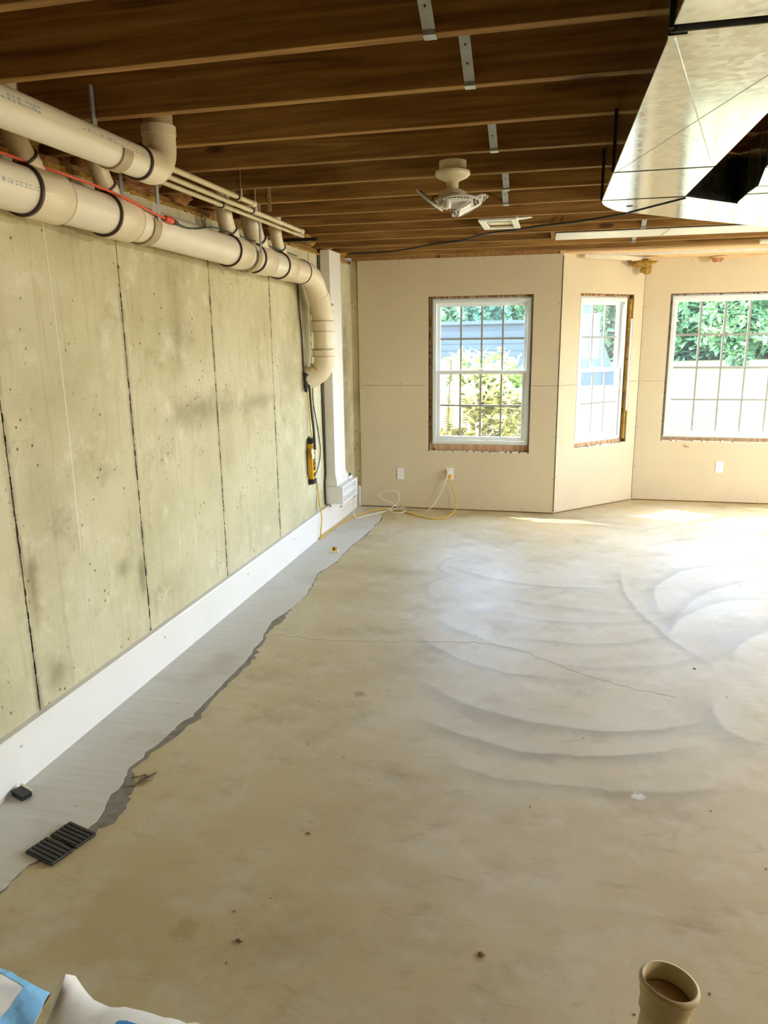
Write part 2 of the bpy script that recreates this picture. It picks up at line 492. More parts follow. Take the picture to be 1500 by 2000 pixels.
def empty(name, loc=(0, 0, 0), rz=0.0):
    o = bpy.data.objects.new(name, None)
    COL.objects.link(o)
    o.location = loc
    o.rotation_euler = (0, 0, rz)
    o.empty_display_size = 0.1
    return o
def tag(o, label, cat, group=None, kind=None):
    o['label'] = label
    o['category'] = cat
    if group: o['group'] = group
    if kind: o['kind'] = kind
    return o
def struct(o, label=None):
    o['kind'] = 'structure'
    if label: o['label'] = label
    return o
def stuff(o):
    o['kind'] = 'stuff'
    return o
def bezier(pts, n=8):
    """smooth Catmull-Rom line through the points"""
    P = [Vector(p) for p in pts]
    P = [P[0] * 2 - P[1]] + P + [P[-1] * 2 - P[-2]]
    out = []
    for i in range(1, len(P) - 2):
        for k in range(n):
            t = k / n
            a, b, c, d = P[i - 1], P[i], P[i + 1], P[i + 2]
            out.append(0.5 * ((2 * b) + (c - a) * t + (2 * a - 5 * b + 4 * c - d) * t * t + (3 * b - a - 3 * c + d) * t ** 3))
    out.append(P[-2])
    return out
def ribbon(pts, widths, z, th):
    """thin flat strip following a line on the floor"""
    P = [Vector((p[0], p[1])) for p in pts]
    L_, R_ = [], []
    for i, p in enumerate(P):
        d = (P[min(i + 1, len(P) - 1)] - P[max(i - 1, 0)]).normalized()
        nrm = Vector((-d.y, d.x))
        L_.append(p + nrm * widths[i][0])
        R_.append(p - nrm * widths[i][1])
    mb = MB()
    n = len(P)
    vs_ = [(q.x, q.y, z + th) for q in L_] + [(q.x, q.y, z + th) for q in R_] + [(q.x, q.y, z) for q in L_] + [(q.x, q.y, z) for q in R_]
    fs_ = []
    for i in range(n - 1):
        fs_ += [(i, n + i, n + i + 1, i + 1), (2 * n + i, i, i + 1, 2 * n + i + 1), (n + i, 3 * n + i, 3 * n + i + 1, n + i + 1)]
    mb.add(vs_, fs_)
    return mb

rnd = random.Random(7)
H = 2.42          # top of the drywall
ZJ = 2.43         # underside of the joists
XL = -2.03        # face of the concrete wall
YB = 7.22         # face of the back drywall
YR = 8.02         # face of the bay drywall
XR = 5.6
YF = -0.9

# ------------------------------------------------------------------ floor
fl = MB()
fl.prism([(XL - 0.2, YF - 0.2), (XR + 0.2, YF - 0.2), (XR + 0.2, YB + 0.17), (3.63, YB + 0.17), (2.83, YR + 0.17), (0.72, YR + 0.17), (-0.08, YB + 0.17), (XL - 0.2, YB + 0.17)], -0.12, 0.0)
floor = struct(fl.build('floor', M['floor']), 'tan trowelled concrete slab with curved sweep marks')
edge = [(-1.66, -0.9), (-1.66, 0.6), (-1.68, 1.2), (-1.669, 1.671), (-1.665, 1.797), (-1.60, 1.93), (-1.575, 2.05), (-1.609, 2.183), (-1.648, 2.387), (-1.625, 2.702), (-1.60, 2.95), (-1.608, 3.198), (-1.60, 3.45), (-1.632, 3.731),
        (-1.677, 4.005), (-1.64, 4.25), (-1.628, 4.539), (-1.66, 4.75), (-1.701, 4.984), (-1.645, 5.324), (-1.66, 5.7), (-1.63, 6.1), (-1.62, 6.587), (-1.66, 6.9), (-1.62, 7.21)]
e2 = []
for i in range(len(edge) - 1):
    for k in range(8):
        t_ = k / 8
        x_ = edge[i][0] * (1 - t_) + edge[i + 1][0] * t_
        y_ = edge[i][1] * (1 - t_) + edge[i + 1][1] * t_
        e2.append((x_ + 0.016 * mnoise.noise(Vector((0, y_ * 9, 3))) + 0.012 * mnoise.noise(Vector((5, y_ * 31, 3))), y_))
e2.append(edge[-1])
pm = MB()
n_ = len(e2)
pm.add([(XL + 0.002, y, 0.003) for x, y in e2] + [(x, y, 0.003) for x, y in e2] + [(x + 0.004, y, 0.0) for x, y in e2],
       [f for i in range(n_ - 1) for f in ((i, n_ + i, n_ + i + 1, i + 1), (n_ + i, 2 * n_ + i, 2 * n_ + i + 1, n_ + i + 1))])
pm.build('patch_strip', M['patch'], floor)['label'] = 'paler grey brushed concrete strip along the left wall'
wd = []
for x, y in e2:
    base_w = 0.003 + 0.012 * (mnoise.noise(Vector((9, y * 3.1, 0))) + 0.4)
    base_w += 0.075 * math.exp(-((y - 2.16) / 0.16) ** 2) + 0.035 * math.exp(-((y - 2.75) / 0.25) ** 2) + 0.05 * math.exp(-((y - 4.02) / 0.12) ** 2) + 0.03 * math.exp(-((y - 3.4) / 0.3) ** 2)
    base_w += 0.022 * mnoise.noise(Vector((2, y * 26, 4))) + 0.010 * mnoise.noise(Vector((7, y * 70, 4)))
    wd.append((0.004, max(0.003, base_w)))
ribbon(e2, wd, 0.0, 0.0022).build('mortar_smear', M['mortar'], floor)['label'] = 'dark grey smear along the edge of the strip'
crk = bezier([(-1.60, 3.83, 0), (-1.30, 3.80, 0), (-1.072, 3.822, 0), (-0.697, 3.899, 0), (-0.45, 3.93, 0), (-0.262, 3.921, 0), (-0.033, 3.795, 0), (0.177, 3.641, 0), (0.418, 3.535, 0), (0.601, 3.48, 0)], 14)
crk = [(p.x + 0.008 * mnoise.noise(Vector((p.x * 25, 0, 1))), p.y + 0.03 * mnoise.noise(Vector((p.x * 13, 2, 1))) + 0.014 * mnoise.noise(Vector((p.x * 45, 2, 1)))) for p in crk]
ribbon(crk, [(0.0008, 0.0008)] * len(crk), 0.0, 0.0006).build('crack', M['crack'], floor)
# ------------------------------------------------------------------ concrete wall on the left
wl = MB()
wl.box((XL - 0.25, YF - 0.2, 0), (XL - 0.03, 7.5, 2.39))
wall_left = struct(wl.build('wall_left', M['joint']), 'poured concrete wall with vertical form joints')
ys = [YF, -0.4, 0.5] + JY + [7.36]
for a, b in zip(ys[:-1], ys[1:]):
    g = 0.0028
    m = MB().box((XL - 0.03, a + g, 0), (XL, b - g, 2.39))
    m.build('concrete_panel', M['conc'], wall_left, bevel=0.0012)
# beads of dark slurry left in the joints, and a long pale scratch
for yj in JY[1:]:
    m = MB()
    for k in range(60):
        z = 0.22 + 2.05 * rnd.random()
        w_ = 0.0012 + 0.0022 * rnd.random()
        hh = 0.008 + 0.03 * rnd.random()
        yo = yj + rnd.uniform(-0.003, 0.003)
        m.box((XL - 0.004, yo - w_, z), (XL + 0.0015, yo + w_, z + hh))
    stuff(m.build('joint_slurry', M['joint'], wall_left))
ln = bezier([(XL + 0.0008, 2.729, 2.2), (XL + 0.0008, 2.740, 1.84), (XL + 0.0008, 2.748, 1.44), (XL + 0.0008, 2.744, 0.98), (XL + 0.0008, 2.738, 0.62), (XL + 0.0008, 2.755, 0.235)], 6)
cl = MB()
for p, q in zip(ln[:-1], ln[1:]):
    cl.add([(XL + 0.0009, p.y - 0.0022, p.z), (XL + 0.0009, p.y + 0.0022, p.z), (XL + 0.0009, q.y + 0.0022, q.z), (XL + 0.0009, q.y - 0.0022, q.z)], [(0, 1, 2, 3)])
cl.build('chalk_line', M['base'], wall_left)['label'] = 'thin pale vertical line'

# white board along the foot of the wall
bb = MB()
bb.prism([(XL, 0.0), (-1.992, 0.0), (-1.992, 0.218), (-1.998, 0.226), (XL, 0.226)], YF, 7.19, lambda x, z, y: (x, y, z))
bbo = struct(bb.build('baseboard_left', M['base']), 'tall smooth white board at the foot of the concrete wall')
mm = MB()
for y in [1.3, 2.2, 3.3, 4.4, 5.3]:
    mm.tube([(-1.9925, y, 0.165), (-1.989, y, 0.165)], 0.006, 8)
stuff(mm.build('screw_heads', M['grey'], bbo))

# ------------------------------------------------------------------ other walls
def rects_minus(u0, u1, z0, z1, holes):
    us = sorted({u0, u1, *[min(max(h[0], u0), u1) for h in holes], *[min(max(h[1], u0), u1) for h in holes]})
    zs = sorted({z0, z1, *[min(max(h[2], z0), z1) for h in holes], *[min(max(h[3], z0), z1) for h in holes]})
    out = []
    for i in range(len(us) - 1):
        for j in range(len(zs) - 1):
            cu, cz = (us[i] + us[i + 1]) / 2, (zs[j] + zs[j + 1]) / 2
            if not any(h[0] < cu < h[1] and h[2] < cz < h[3] for h in holes):
                out.append((us[i], us[i + 1], zs[j], zs[j + 1]))
    return out

def sheet_mesh(u0, u1, z0, z1, holes, d0, d1):
    """one board with its cut-outs: outer faces only"""
    mb = MB()
    rs = rects_minus(u0, u1, z0, z1, holes)
    us = sorted({x for r in rs for x in r[:2]})
    zs = sorted({x for r in rs for x in r[2:]})
    cells = {(us.index(r[0]), zs.index(r[2])) for r in rs if True}
    full = set()
    for i in range(len(us) - 1):
        for j in range(len(zs) - 1):
            cu, cz = (us[i] + us[i + 1]) / 2, (zs[j] + zs[j + 1]) / 2
            if any(r[0] < cu < r[1] and r[2] < cz < r[3] for r in rs):
                full.add((i, j))
    for (i, j) in full:
        a, b, c, e = us[i], us[i + 1], zs[j], zs[j + 1]
        mb.add([(a, d0, c), (b, d0, c), (b, d0, e), (a, d0, e)], [(0, 1, 2, 3)])
        mb.add([(a, d1, c), (b, d1, c), (b, d1, e), (a, d1, e)], [(3, 2, 1, 0)])
        for (di, dj, q) in ((-1, 0, ((a, c), (a, e))), (1, 0, ((b, e), (b, c))), (0, -1, ((b, c), (a, c))), (0, 1, ((a, e), (b, e)))):
            if (i + di, j + dj) not in full:
                (p0, q0), (p1, q1) = q
                mb.add([(p0, d0, q0), (p1, d0, q1), (p1, d1, q1), (p0, d1, q0)], [(0, 1, 2, 3)])
    return mb

def wall(name, P, rot, L, holes=(), cols=None, label=None, ins0=0.0, ins1=0.0, z0s=0.012, screws=True, rows=None):
    root = sheet_mesh(ins0, L - ins1, 0, H, holes, 0.014, 0.155).build(name, M['plate'])
    root.location = (*P, 0)
    root.rotation_euler = (0, 0, rot)
    struct(root, label)
    cols = cols or [(0.0, L)]
    rows = rows or [(z0s, 1.2365), (1.2395, H)]
    for (a, b) in cols:
        for (c, e) in rows:
            hs = [h for h in holes if h[0] < b and h[1] > a and h[2] < e and h[3] > c]
            sheet_mesh(a + 0.0015, b - 0.0015, c, e, hs, 0.0, 0.0135).build('drywall_sheet', M['drywall'], root)
    if screws:
        m = MB()
        pts = []
        for (a, b) in cols:
            for (c, e) in rows:
                for z in (c + 0.02, e - 0.022):
                    u = a + 0.02
                    while u < b:
                        pts.append((u + rnd.uniform(-.01, .01), z + rnd.uniform(-.006, .006)))
                        u += 0.40
                for u in (a + 0.018, b - 0.018, (a + b) / 2):
                    z = c + 0.33
                    while z < e - 0.1:
                        pts.append((u + rnd.uniform(-.006, .006), z + rnd.uniform(-.03, .03)))
                        z += 0.41
        for u, z in pts:
            if any(h[0] - 0.01 < u < h[1] + 0.01 and h[2] - 0.01 < z < h[3] + 0.01 for h in holes):
                continue
            m.tube([(u, 0.0004, z), (u, -0.0008, z)], 0.0042, 7)
        stuff(m.build('drywall_screws', M['screw'], root))
    return root

S2 = math.sqrt(0.5)
W1 = (0.772, 1.758, 0.590, 2.073)        # openings in wall coordinates (u from the wall's start)
W2 = (0.243, 0.985, 0.618, 2.080)
W3 = (0.250, 1.75, 0.628, 2.085)
LD = math.hypot(0.795, 0.80)
wall_back = wall('wall_back', (XL, YB), 0, 2.01, [W1], [(0.077, 2.01)], 'unpainted drywall wall holding the first window', ins0=0.082)
wall_bayl = wall('wall_bay_left', (-0.02, YB), R(45.2), LD, [W2], None, 'angled drywall wall of the bay holding the narrow window', ins0=0.0, ins1=0.0)
wall_bay = wall('wall_bay', (0.775, YR), 0, 2.0, [W3], None, 'drywall wall at the middle of the bay')
wall_bayr = wall('wall_bay_right', (2.775, YR), R(-45.2), LD, [(0.15, 0.89, 0.618, 2.08)], None, None)
wall_back2 = wall('wall_back_right', (3.57, YB), 0, XR - 3.57, [(0.6, 1.5, 0.59, 2.07)], None, None)
WR = [(1.4, 3.2, 0.59, 2.07)]
wall_right = wall('wall_right', (XR, YB), R(-90), YB - YF, WR, None, None, screws=False)
wf = MB().box((XL - 0.2, YF - 0.15, 0), (XR + 0.2, YF, ZJ + 0.23))  # unseen dark wall added close behind the camera to cut bounce light
wall_light_blocker = struct(wf.build('wall_light_blocker', M['blocker']), 'added dark wall behind the viewpoint that cuts bounced light')
# bare concrete behind the end of the drywall and a short white board at its foot
m = MB().box((XL, YB + 0.02, 0), (-1.945, YB + 0.14, 2.42))
m.build('concrete_return', M['conc'], wall_back).matrix_parent_inverse = wall_back.matrix_basis.inverted()
m = MB().box((-1.992, YB - 0.005, 0.004), (-1.957, YB + 0.018, 0.215))
struct(m.build('baseboard_back', M['base'], None, bevel=0.002), 'short white board closing the corner of the back wall')
# dark gap line under the drywall is the raised sheet edge; add bottom plate set back
# corner gap strip where bay sheets meet
for i, (x, y) in enumerate([(-0.018, YB - 0.003), (0.772, YR - 0.004)]):
    o = MB().box((x - 0.003, y, 0.02), (x + 0.003, y + 0.004, H - 0.02)).build('trim_%d' % (i + 1), M['dark'])
    struct(o, 'dark open joint between drywall sheets at a corner of the bay')

# ------------------------------------------------------------------ windows
def window(num, wallobj, op, fr, kind, ncol, nrow, label, dset=0.03, milky=False):
    """op: opening, fr: outer frame rect (u0,u1,z0,z1) in wall coordinates"""
    root = empty('window_%d' % num)
    root.location = wallobj.location
    root.rotation_euler = wallobj.rotation_euler
    struct(root, label)
    ro = MB()
    u0, u1, z0, z1 = op
    t = 0.02
    d0, d1 = 0.012, 0.15
    for nm, a, b in (('jamb_board', (u0 - t, d0, z0), (u0, d1, z1)), ('jamb_board', (u1, d0, z0), (u1 + t, d1, z1)), ('sill_board', (u0 - t, d0, z0 - t), (u1 + t, d1, z0)), ('head_board', (u0 - t, d0, z1), (u1 + t, d1, z1 + t))):
        MB().box(a, b).build(nm, M['reveal'], root)
    a0, a1, c0, c1 = fr
    for a_, b_ in (((u0, 0.06, z0), (a0 - 0.012, 0.13, z1)), ((a1 + 0.012, 0.06, z0), (u1, 0.13, z1)), ((a0 - 0.012, 0.06, z0), (a1 + 0.012, 0.13, c0 - 0.012)), ((a0 - 0.012, 0.055, c1 + 0.012), (a1 + 0.012, 0.13, z1))):
        MB().box(a_, b_).build('shim_board', M['reveal'], root)
    fm = MB()
    for k in range(46):
        q_ = k / 45
        r_ = rnd.uniform(0.004, 0.012)
        for (uu, zz) in ((u0 + 0.008, z0 + (z1 - z0) * q_), (u0 + (u1 - u0) * q_, z1 - 0.008)):
            if rnd.random() < 0.45:
                fm.box((uu - r_, 0.05, zz - r_), (uu + r_, 0.062, zz + r_ * 1.8))
    stuff(fm.build('foam_crumbs', M['plate'], root))
    # gypsum cut edge and scraps of house wrap along the sill
    m = MB()
    k = 0
    u = u0 + 0.01
    while u < u1 - 0.03:
        w_ = rnd.uniform(0.03, 0.09)
        m.box((u, 0.002 + rnd.random() * .01, z0), (min(u + w_, u1), 0.03, z0 + rnd.uniform(0.004, 0.014)))
        u += w_ + rnd.uniform(0.0, 0.02)
    stuff(m.build('wrap_scraps', M['gyp'], root))
    a0, a1, c0, c1 = fr
    fw_, fd0, fd1 = 0.032, dset, 0.12
    f = MB()
    f.box((a0, fd0, c0), (a0 + fw_, fd1, c1)).box((a1 - fw_, fd0, c0), (a1, fd1, c1)).box((a0 + fw_, fd0, c0), (a1 - fw_, fd1, c0 + fw_)).box((a0 + fw_, fd0, c1 - fw_), (a1 - fw_, fd1, c1))
    # second, stepped lip
    f.box((a0 - 0.012, fd0 + 0.02, c0 - 0.012), (a0, fd1, c1 + 0.012)).box((a1, fd0 + 0.02, c0 - 0.012), (a1 + 0.012, fd1, c1 + 0.012))
    f.box((a0, fd0 + 0.02, c0 - 0.012), (a1, fd1, c0)).box((a0, fd0 + 0.02, c1), (a1, fd1, c1 + 0.012))
    f.build('frame', M['vinyl'], root, bevel=0.002)
    i0, i1, k0, k1 = a0 + fw_, a1 - fw_, c0 + fw_, c1 - fw_
    def sash(nm, s0, s1, r0, r1, d, gmat, rw, nrow_):
        sm = MB()
        sm.box((s0, d, r0), (s0 + rw, d + 0.03, r1)).box((s1 - rw, d, r0), (s1, d + 0.03, r1)).box((s0 + rw, d, r0), (s1 - rw, d + 0.03, r0 + rw)).box((s0 + rw, d, r1 - rw), (s1 - rw, d + 0.03, r1))
        so = sm.build(nm, M['vinyl'], root, bevel=0.0015)
        g0, g1, h0, h1 = s0 + rw, s1 - rw, r0 + rw, r1 - rw
        du, dz = (g1 - g0) / ncol, (h1 - h0) / nrow_
        mw = 0.009 if num != 3 else 0.010
        for i in range(1, ncol):
            MB().box((g0 + i * du - mw, d + 0.008, h0), (g0 + i * du + mw, d + 0.020, h1)).build('muntin', M['grille'], so)
        for j in range(1, nrow_):
            MB().box((g0, d + 0.0075, h0 + j * dz - mw), (g1, d + 0.0205, h0 + j * dz + mw)).build('muntin', M['grille'], so)
        for i in range(ncol):
            for j in range(nrow_):
                ua, ub, za, zb = g0 + i * du, g0 + (i + 1) * du, h0 + j * dz, h0 + (j + 1) * dz
                MB().add([(ua, d + 0.0222, za), (ub, d + 0.0222, za), (ub, d + 0.0222, zb), (ua, d + 0.0222, zb)], [(0, 1, 2, 3)]).build('pane', gmat, so)
    if kind == 'double':
        zm = 1.362
        sash('upper_sash', i0, i1, zm - 0.018, k1, 0.085, M['glass_milky'], 0.032, nrow)
        sash('lower_sash', i0, i1, k0, zm + 0.018, 0.05, M['glass'], 0.036, nrow)
        MB().box(((i0 + i1) / 2 - 0.03, 0.045, zm + 0.018), ((i0 + i1) / 2 + 0.03, 0.075, zm + 0.028)).build('sash_lock', M['vinyl'], root, bevel=0.002)
    else:
        sash('picture_sash', i0, i1, k0, k1, 0.06, M['glass'], 0.022, nrow)
    return root

u_ = lambda x: x - XL
window(1, wall_back, W1, (u_(-1.217), u_(-0.290), 0.672, 2.043), 'double', 4, 2, 'white double-hung window with four columns of panes in back wall')
window(2, wall_bayl, W2, (0.285, 0.930, 0.672, 2.045), 'double', 3, 2, 'narrow white double-hung window in the angled wall', dset=0.035)
window(3, wall_bay, W3, (0.275, 1.725, 0.675, 2.062), 'picture', 6, 4, 'wide white picture window with gridded panes in the bay')
window(4, wall_bayr, (0.15, 0.89, 0.618, 2.08), (0.19, 0.85, 0.66, 2.045), 'double', 3, 2, None)
window(5, wall_back2, (0.6, 1.5, 0.59, 2.07), (0.64, 1.46, 0.66, 2.04), 'double', 4, 2, None)
window(6, wall_right, WR[0], (1.44, 3.16, 0.65, 2.04), 'picture', 4, 4, None)
# rotted shim strip and house wrap in the right-hand reveal of the angled window
w2 = bpy.data.objects['window_2']
m = MB()
for k in range(26):
    z = 0.66 + k * 0.053
    d = 0.018 + 0.01 * mnoise.noise(Vector((k * .7, 1, 2)))
    m.box((0.958 + rnd.uniform(-.004, .004), d, z), (0.984, d + 0.03, z + 0.056))
stuff(m.build('torn_shim', M['insul'], w2))
MB().box((0.966, 0.004, 0.95), (0.984, 0.016, 1.85)).build('wrap_strip', M['white'], w2)

# ------------------------------------------------------------------ ceiling
ce = MB()
ce.prism([(XL - 0.3, YF - 0.2), (XR + 0.2, YF - 0.2), (XR + 0.2, 7.3), (XL - 0.3, 7.3)], ZJ + 0.236, ZJ + 0.26)
ceiling = struct(ce.build('ceiling', M['subfloor']), 'exposed floor joists under dark subfloor sheathing')
YJ = [-0.39, 0.02, 0.43, 0.835, 1.245, 1.65, 2.061, 2.469, 2.875, 3.292, 3.714, 4.132, 4.575, 5.008, 5.408, 5.82, 6.236, 6.637, 7.04]
jmesh = None
for i, y in enumerate(YJ):
    o = MB().box((XL - 0.16, 0, 0), (XR, 0.038, 0.235)).build('joist', M['joist'], ceiling, bevel=0.0025)
    o.location = (0, y - 0.038, ZJ)
# rim joist, sill plate
MB().box((XL - 0.24, YF, ZJ), (XL - 0.18, 7.3, ZJ + 0.235)).build('rim_joist', M['plate'], ceiling)
MB().box((XL - 0.20, YF, 2.39), (XL - 0.012, 7.34, 2.428)).build('sill_plate', M['plate'], ceiling)
# top plate over the back drywall
MB().box((XL + 0.02, YB - 0.01, H + 0.002), (-0.02, YB + 0.14, 2.475)).build('top_plate', M['plate'], ceiling)
MB().box((XL - .02, 7.06, 2.50), (-0.0, YB + 0.14, 2.66)).build('top_plate', M['plate'], ceiling)
# bay ceiling board and headers
bc = MB()
bc.prism([(-0.05, YB - 0.02), (0.72, YR + 0.1), (2.83, YR + 0.1), (3.6, YB - 0.02)], 2.4205, 2.47)
bc.build('bay_soffit', M['soffit'], ceiling)
MB().box((0.02, 7.07, 2.432), (3.55, 7.19, 2.66)).build('bay_header', M['joist'], ceiling)
# roof slab above everything keeps the daylight out, eave outside
rf = MB()
rf.prism([(XL - 0.5, YF - 0.5), (XR + 0.5, YF - 0.5), (XR + 0.5, YB + 0.55), (3.85, YB + 0.55), (3.0, YR + 0.5), (0.55, YR + 0.5), (-0.3, YB + 0.55), (XL - 0.5, YB + 0.55)], 2.72, 2.95)
struct(rf.build('roof', M['roof']))
MB().box((XL - 0.5, YB + 0.15, 2.40), (XR + .3, YB + 0.19, 2.74)).build('band_board', M['roof'], bpy.data.objects['roof'])

# insulation batts stuffed between joists above the wall
def lump(name, c, sx, sy, sz, mat, parent, seed, n=14, amp=0.45, rotz=0):
    mb = MB()
    vs_, fs_ = [], []
    nu, nv = n, n // 2 + 1
    for j in range(nv + 1):
        th = math.pi * j / nv
        for i in range(nu):
            ph = 2 * math.pi * i / nu
            d = Vector((math.sin(th) * math.cos(ph), math.sin(th) * math.sin(ph), math.cos(th)))
            k = 1 + amp * mnoise.noise(d * 1.8 + Vector((seed * 3.1, seed, 0))) + amp * 0.5 * mnoise.noise(d * 4.6 + Vector((0, seed * 2.3, 1)))
            vs_.append((c[0] + d.x * sx * k, c[1] + d.y * sy * k, c[2] + d.z * sz * k))
    for j in range(nv):
        for i in range(nu):
            a, b = j * nu + i, j * nu + (i + 1) % nu
            fs_.append((a, a + nu, b + nu, b))
    mb.add(vs_, fs_)
    return mb.build(name, mat, parent, True, angle=60)
for i in range(3, 18):
    y0, y1 = YJ[i] + 0.01, YJ[i + 1] - 0.05
    c = ((XL - 0.055), (y0 + y1) / 2 + rnd.uniform(-0.05, 0.03), 2.478 + rnd.uniform(-0.015, 0.02))
    lump('insulation_batt', c, 0.12, (y1 - y0) * rnd.uniform(0.38, 0.46), rnd.uniform(0.06, 0.085), M['insul'] if i < 8 or i > 13 else M['insulpink'], ceiling, i, 20, 0.55)
# torn foam strip along the sill
m = MB()
for k in range(160):
    y = 0.6 + k * 0.04
    w_ = 0.006 + 0.008 * abs(mnoise.noise(Vector((k * .37, 0, 0))))
    m.box((XL - 0.03, y, 2.383 + rnd.uniform(-.004, .004)), (XL + w_, y + 0.042, 2.396 + rnd.uniform(-0.002, .006)))
stuff(m.build('sill_foam', M['insul'], ceiling))

# steel bridging straps between the joists
def strap_between(yA, yB, x, flip):
    """from the top of one joist to the underside of the other, with a folded tab"""
    za, zb = (ZJ + 0.215, ZJ - 0.0015)
    ya, yb = (yA + 0.002, yB - 0.040) if flip else (yB - 0.040, yA + 0.002)
    m = MB()
    wv = 0.016
    if flip:      # high at near joist, low under far joist
        pts = [(ya, za), (yb, zb + 0.012), (yb + 0.001, zb), (yb + 0.036, zb)]
    else:
        pts = [(yB - 0.041, ZJ + 0.215), (yA + 0.003, ZJ + 0.01), (yA + 0.0015, zb), (yA - 0.034, zb)]
    vs_ = [(x - wv, y, z) for y, z in pts] + [(x + wv, y, z) for y, z in pts] + [(x - wv, y, z - 0.0015) for y, z in pts] + [(x + wv, y, z - 0.0015) for y, z in pts]
    n = len(pts)
    fs_ = []
    for i in range(n - 1):
        fs_ += [(i, i + 1, n + i + 1, n + i), (2 * n + i, 3 * n + i, 3 * n + i + 1, 2 * n + i + 1), (i, 2 * n + i, 2 * n + i + 1, i + 1), (n + i, n + i + 1, 3 * n + i + 1, 3 * n + i)]
    m.add(vs_, fs_)
    o = m.build('bridging_strap', M['strap'], ceiling)
    h = MB()
    for k in range(6):
        t_ = 0.1 + k * 0.15
        (y0, z0), (y1, z1) = pts[0], pts[1]
        y, z = y0 + (y1 - y0) * t_, z0 + (z1 - z0) * t_
        h.tube([(x, y, z - 0.0004), (x, y - 0.0012, z - 0.0026)], 0.0035, 6)
    stuff(h.build('strap_holes', M['screw'], o))
for (ia, ib, x, fl_) in [(5, 6, -0.352, True), (6, 7, -0.300, True), (8, 9, -0.300, True), (10, 11, -0.310, True), (11, 12, -0.345, True), (14, 15, 0.522, True), (16, 17, 0.53, True), (4, 5, -0.40, True)]:
    strap_between(YJ[ia], YJ[ib], x, fl_)

# ------------------------------------------------------------------ drain pipes
def ringpts(axis_pt, ax, r, a0, a1, n=20):
    ax = Vector(ax).normalized()
    u = ax.orthogonal().normalized()
    v = ax.cross(u)
    return [Vector(axis_pt) + u * r * math.cos(a0 + (a1 - a0) * k / n) + v * r * math.sin(a0 + (a1 - a0) * k / n) for k in range(n + 1)]

XM = -1.88
zc = lambda y: 2.226 - 0.017 * (y - 2.33)
RM = 0.080
main = tag(empty('drain_pipe', (0, 0, 0)), 'thick white drain pipe with five slanted branches, sloping along the concrete wall', 'pipe')
def mseg(y0, y1, r, name, mat, n=36):
    return MB().tube([(XM, y0, zc(y0)), (XM, y1, zc(y1))], r, n).build(name, mat, main, True)
for a, b in [(-0.88, 2.45), (2.60, 2.94), (3.08, 4.14), (4.28, 4.51), (4.69, 4.93)]:
    mseg(a, b, RM, 'pipe_length', M['pvc'])
def hubring(y, r, name='primer_ring', w=0.012, mat=None):
    return mseg(y - w / 2, y + w / 2, r, name, mat or M['primer'])
def fitting(y0, y1, br, name='wye_fitting', side=0.0):
    f = MB().tube([(XM, y0, zc(y0)), (XM, y0 + 0.004, zc(y0)), (XM, y1 - 0.004, zc(y1)), (XM, y1, zc(y1))], [RM + 0.006, RM + 0.0105, RM + 0.0105, RM + 0.006], 36).build(name, M['fit'], main, True, angle=50)
    yc = (y0 + y1) / 2 + 0.03
    z = zc(yc)
    if br:
        pts = [(XM, yc + 0.03, z), (XM, yc - 0.075, z + 0.105)]
        MB().tube(pts, br * 1.12, 24).build('branch_neck', M['fit'], f, True)
        MB().tube([(XM, yc - 0.060, z + 0.090), (XM, yc - 0.085, z + 0.115)], br * 1.24, 24).build('branch_hub', M['fit'], f, True)
        MB().tube([(XM, yc - 0.083, z + 0.113), (XM, yc - 0.0885, z + 0.1185)], br * 1.27, 24).build('primer_ring', M['primer'], f, True)
        path = [(XM, yc - 0.08, z + 0.11), (XM, yc - 0.10, z + 0.13), (XM, yc - 0.125, z + 0.165), (XM + 0.0, yc - 0.138, z + 0.21), (XM, yc - 0.14, z + 0.26), (XM, yc - 0.14, z + 0.42)]
        MB().tube(path, br * 1.08, 24).build('branch_elbow', M['fit'], f, True)
        MB().tube([(XM, yc - 0.139, z + 0.225), (XM, yc - 0.14, z + 0.262)], br * 1.2, 24).build('branch_collar', M['fit'], f, True)
    return f
fitting(2.44, 2.62, 0.036)
fitting(2.93, 3.10, 0.036)
fitting(4.13, 4.29, 0.042)
fitting(4.50, 4.70, 0.056)
fitting(4.92, 5.09, 0.036)
for y, w_ in ((2.436, 0.011), (2.926, 0.009), (4.127, 0.007), (4.497, 0.007), (4.917, 0.006)):
    hubring(y, RM + 0.0108, w=w_)
for y in (2.622, 3.102, 4.292, 4.702, 5.092):
    hubring(y, RM + 0.009, 'joint_ring', 0.008, M['hang'])
mseg(5.09, 5.40, RM + 0.004, 'coupling', M['fit'])
hubring(5.36, RM + 0.0095, w=0.007)
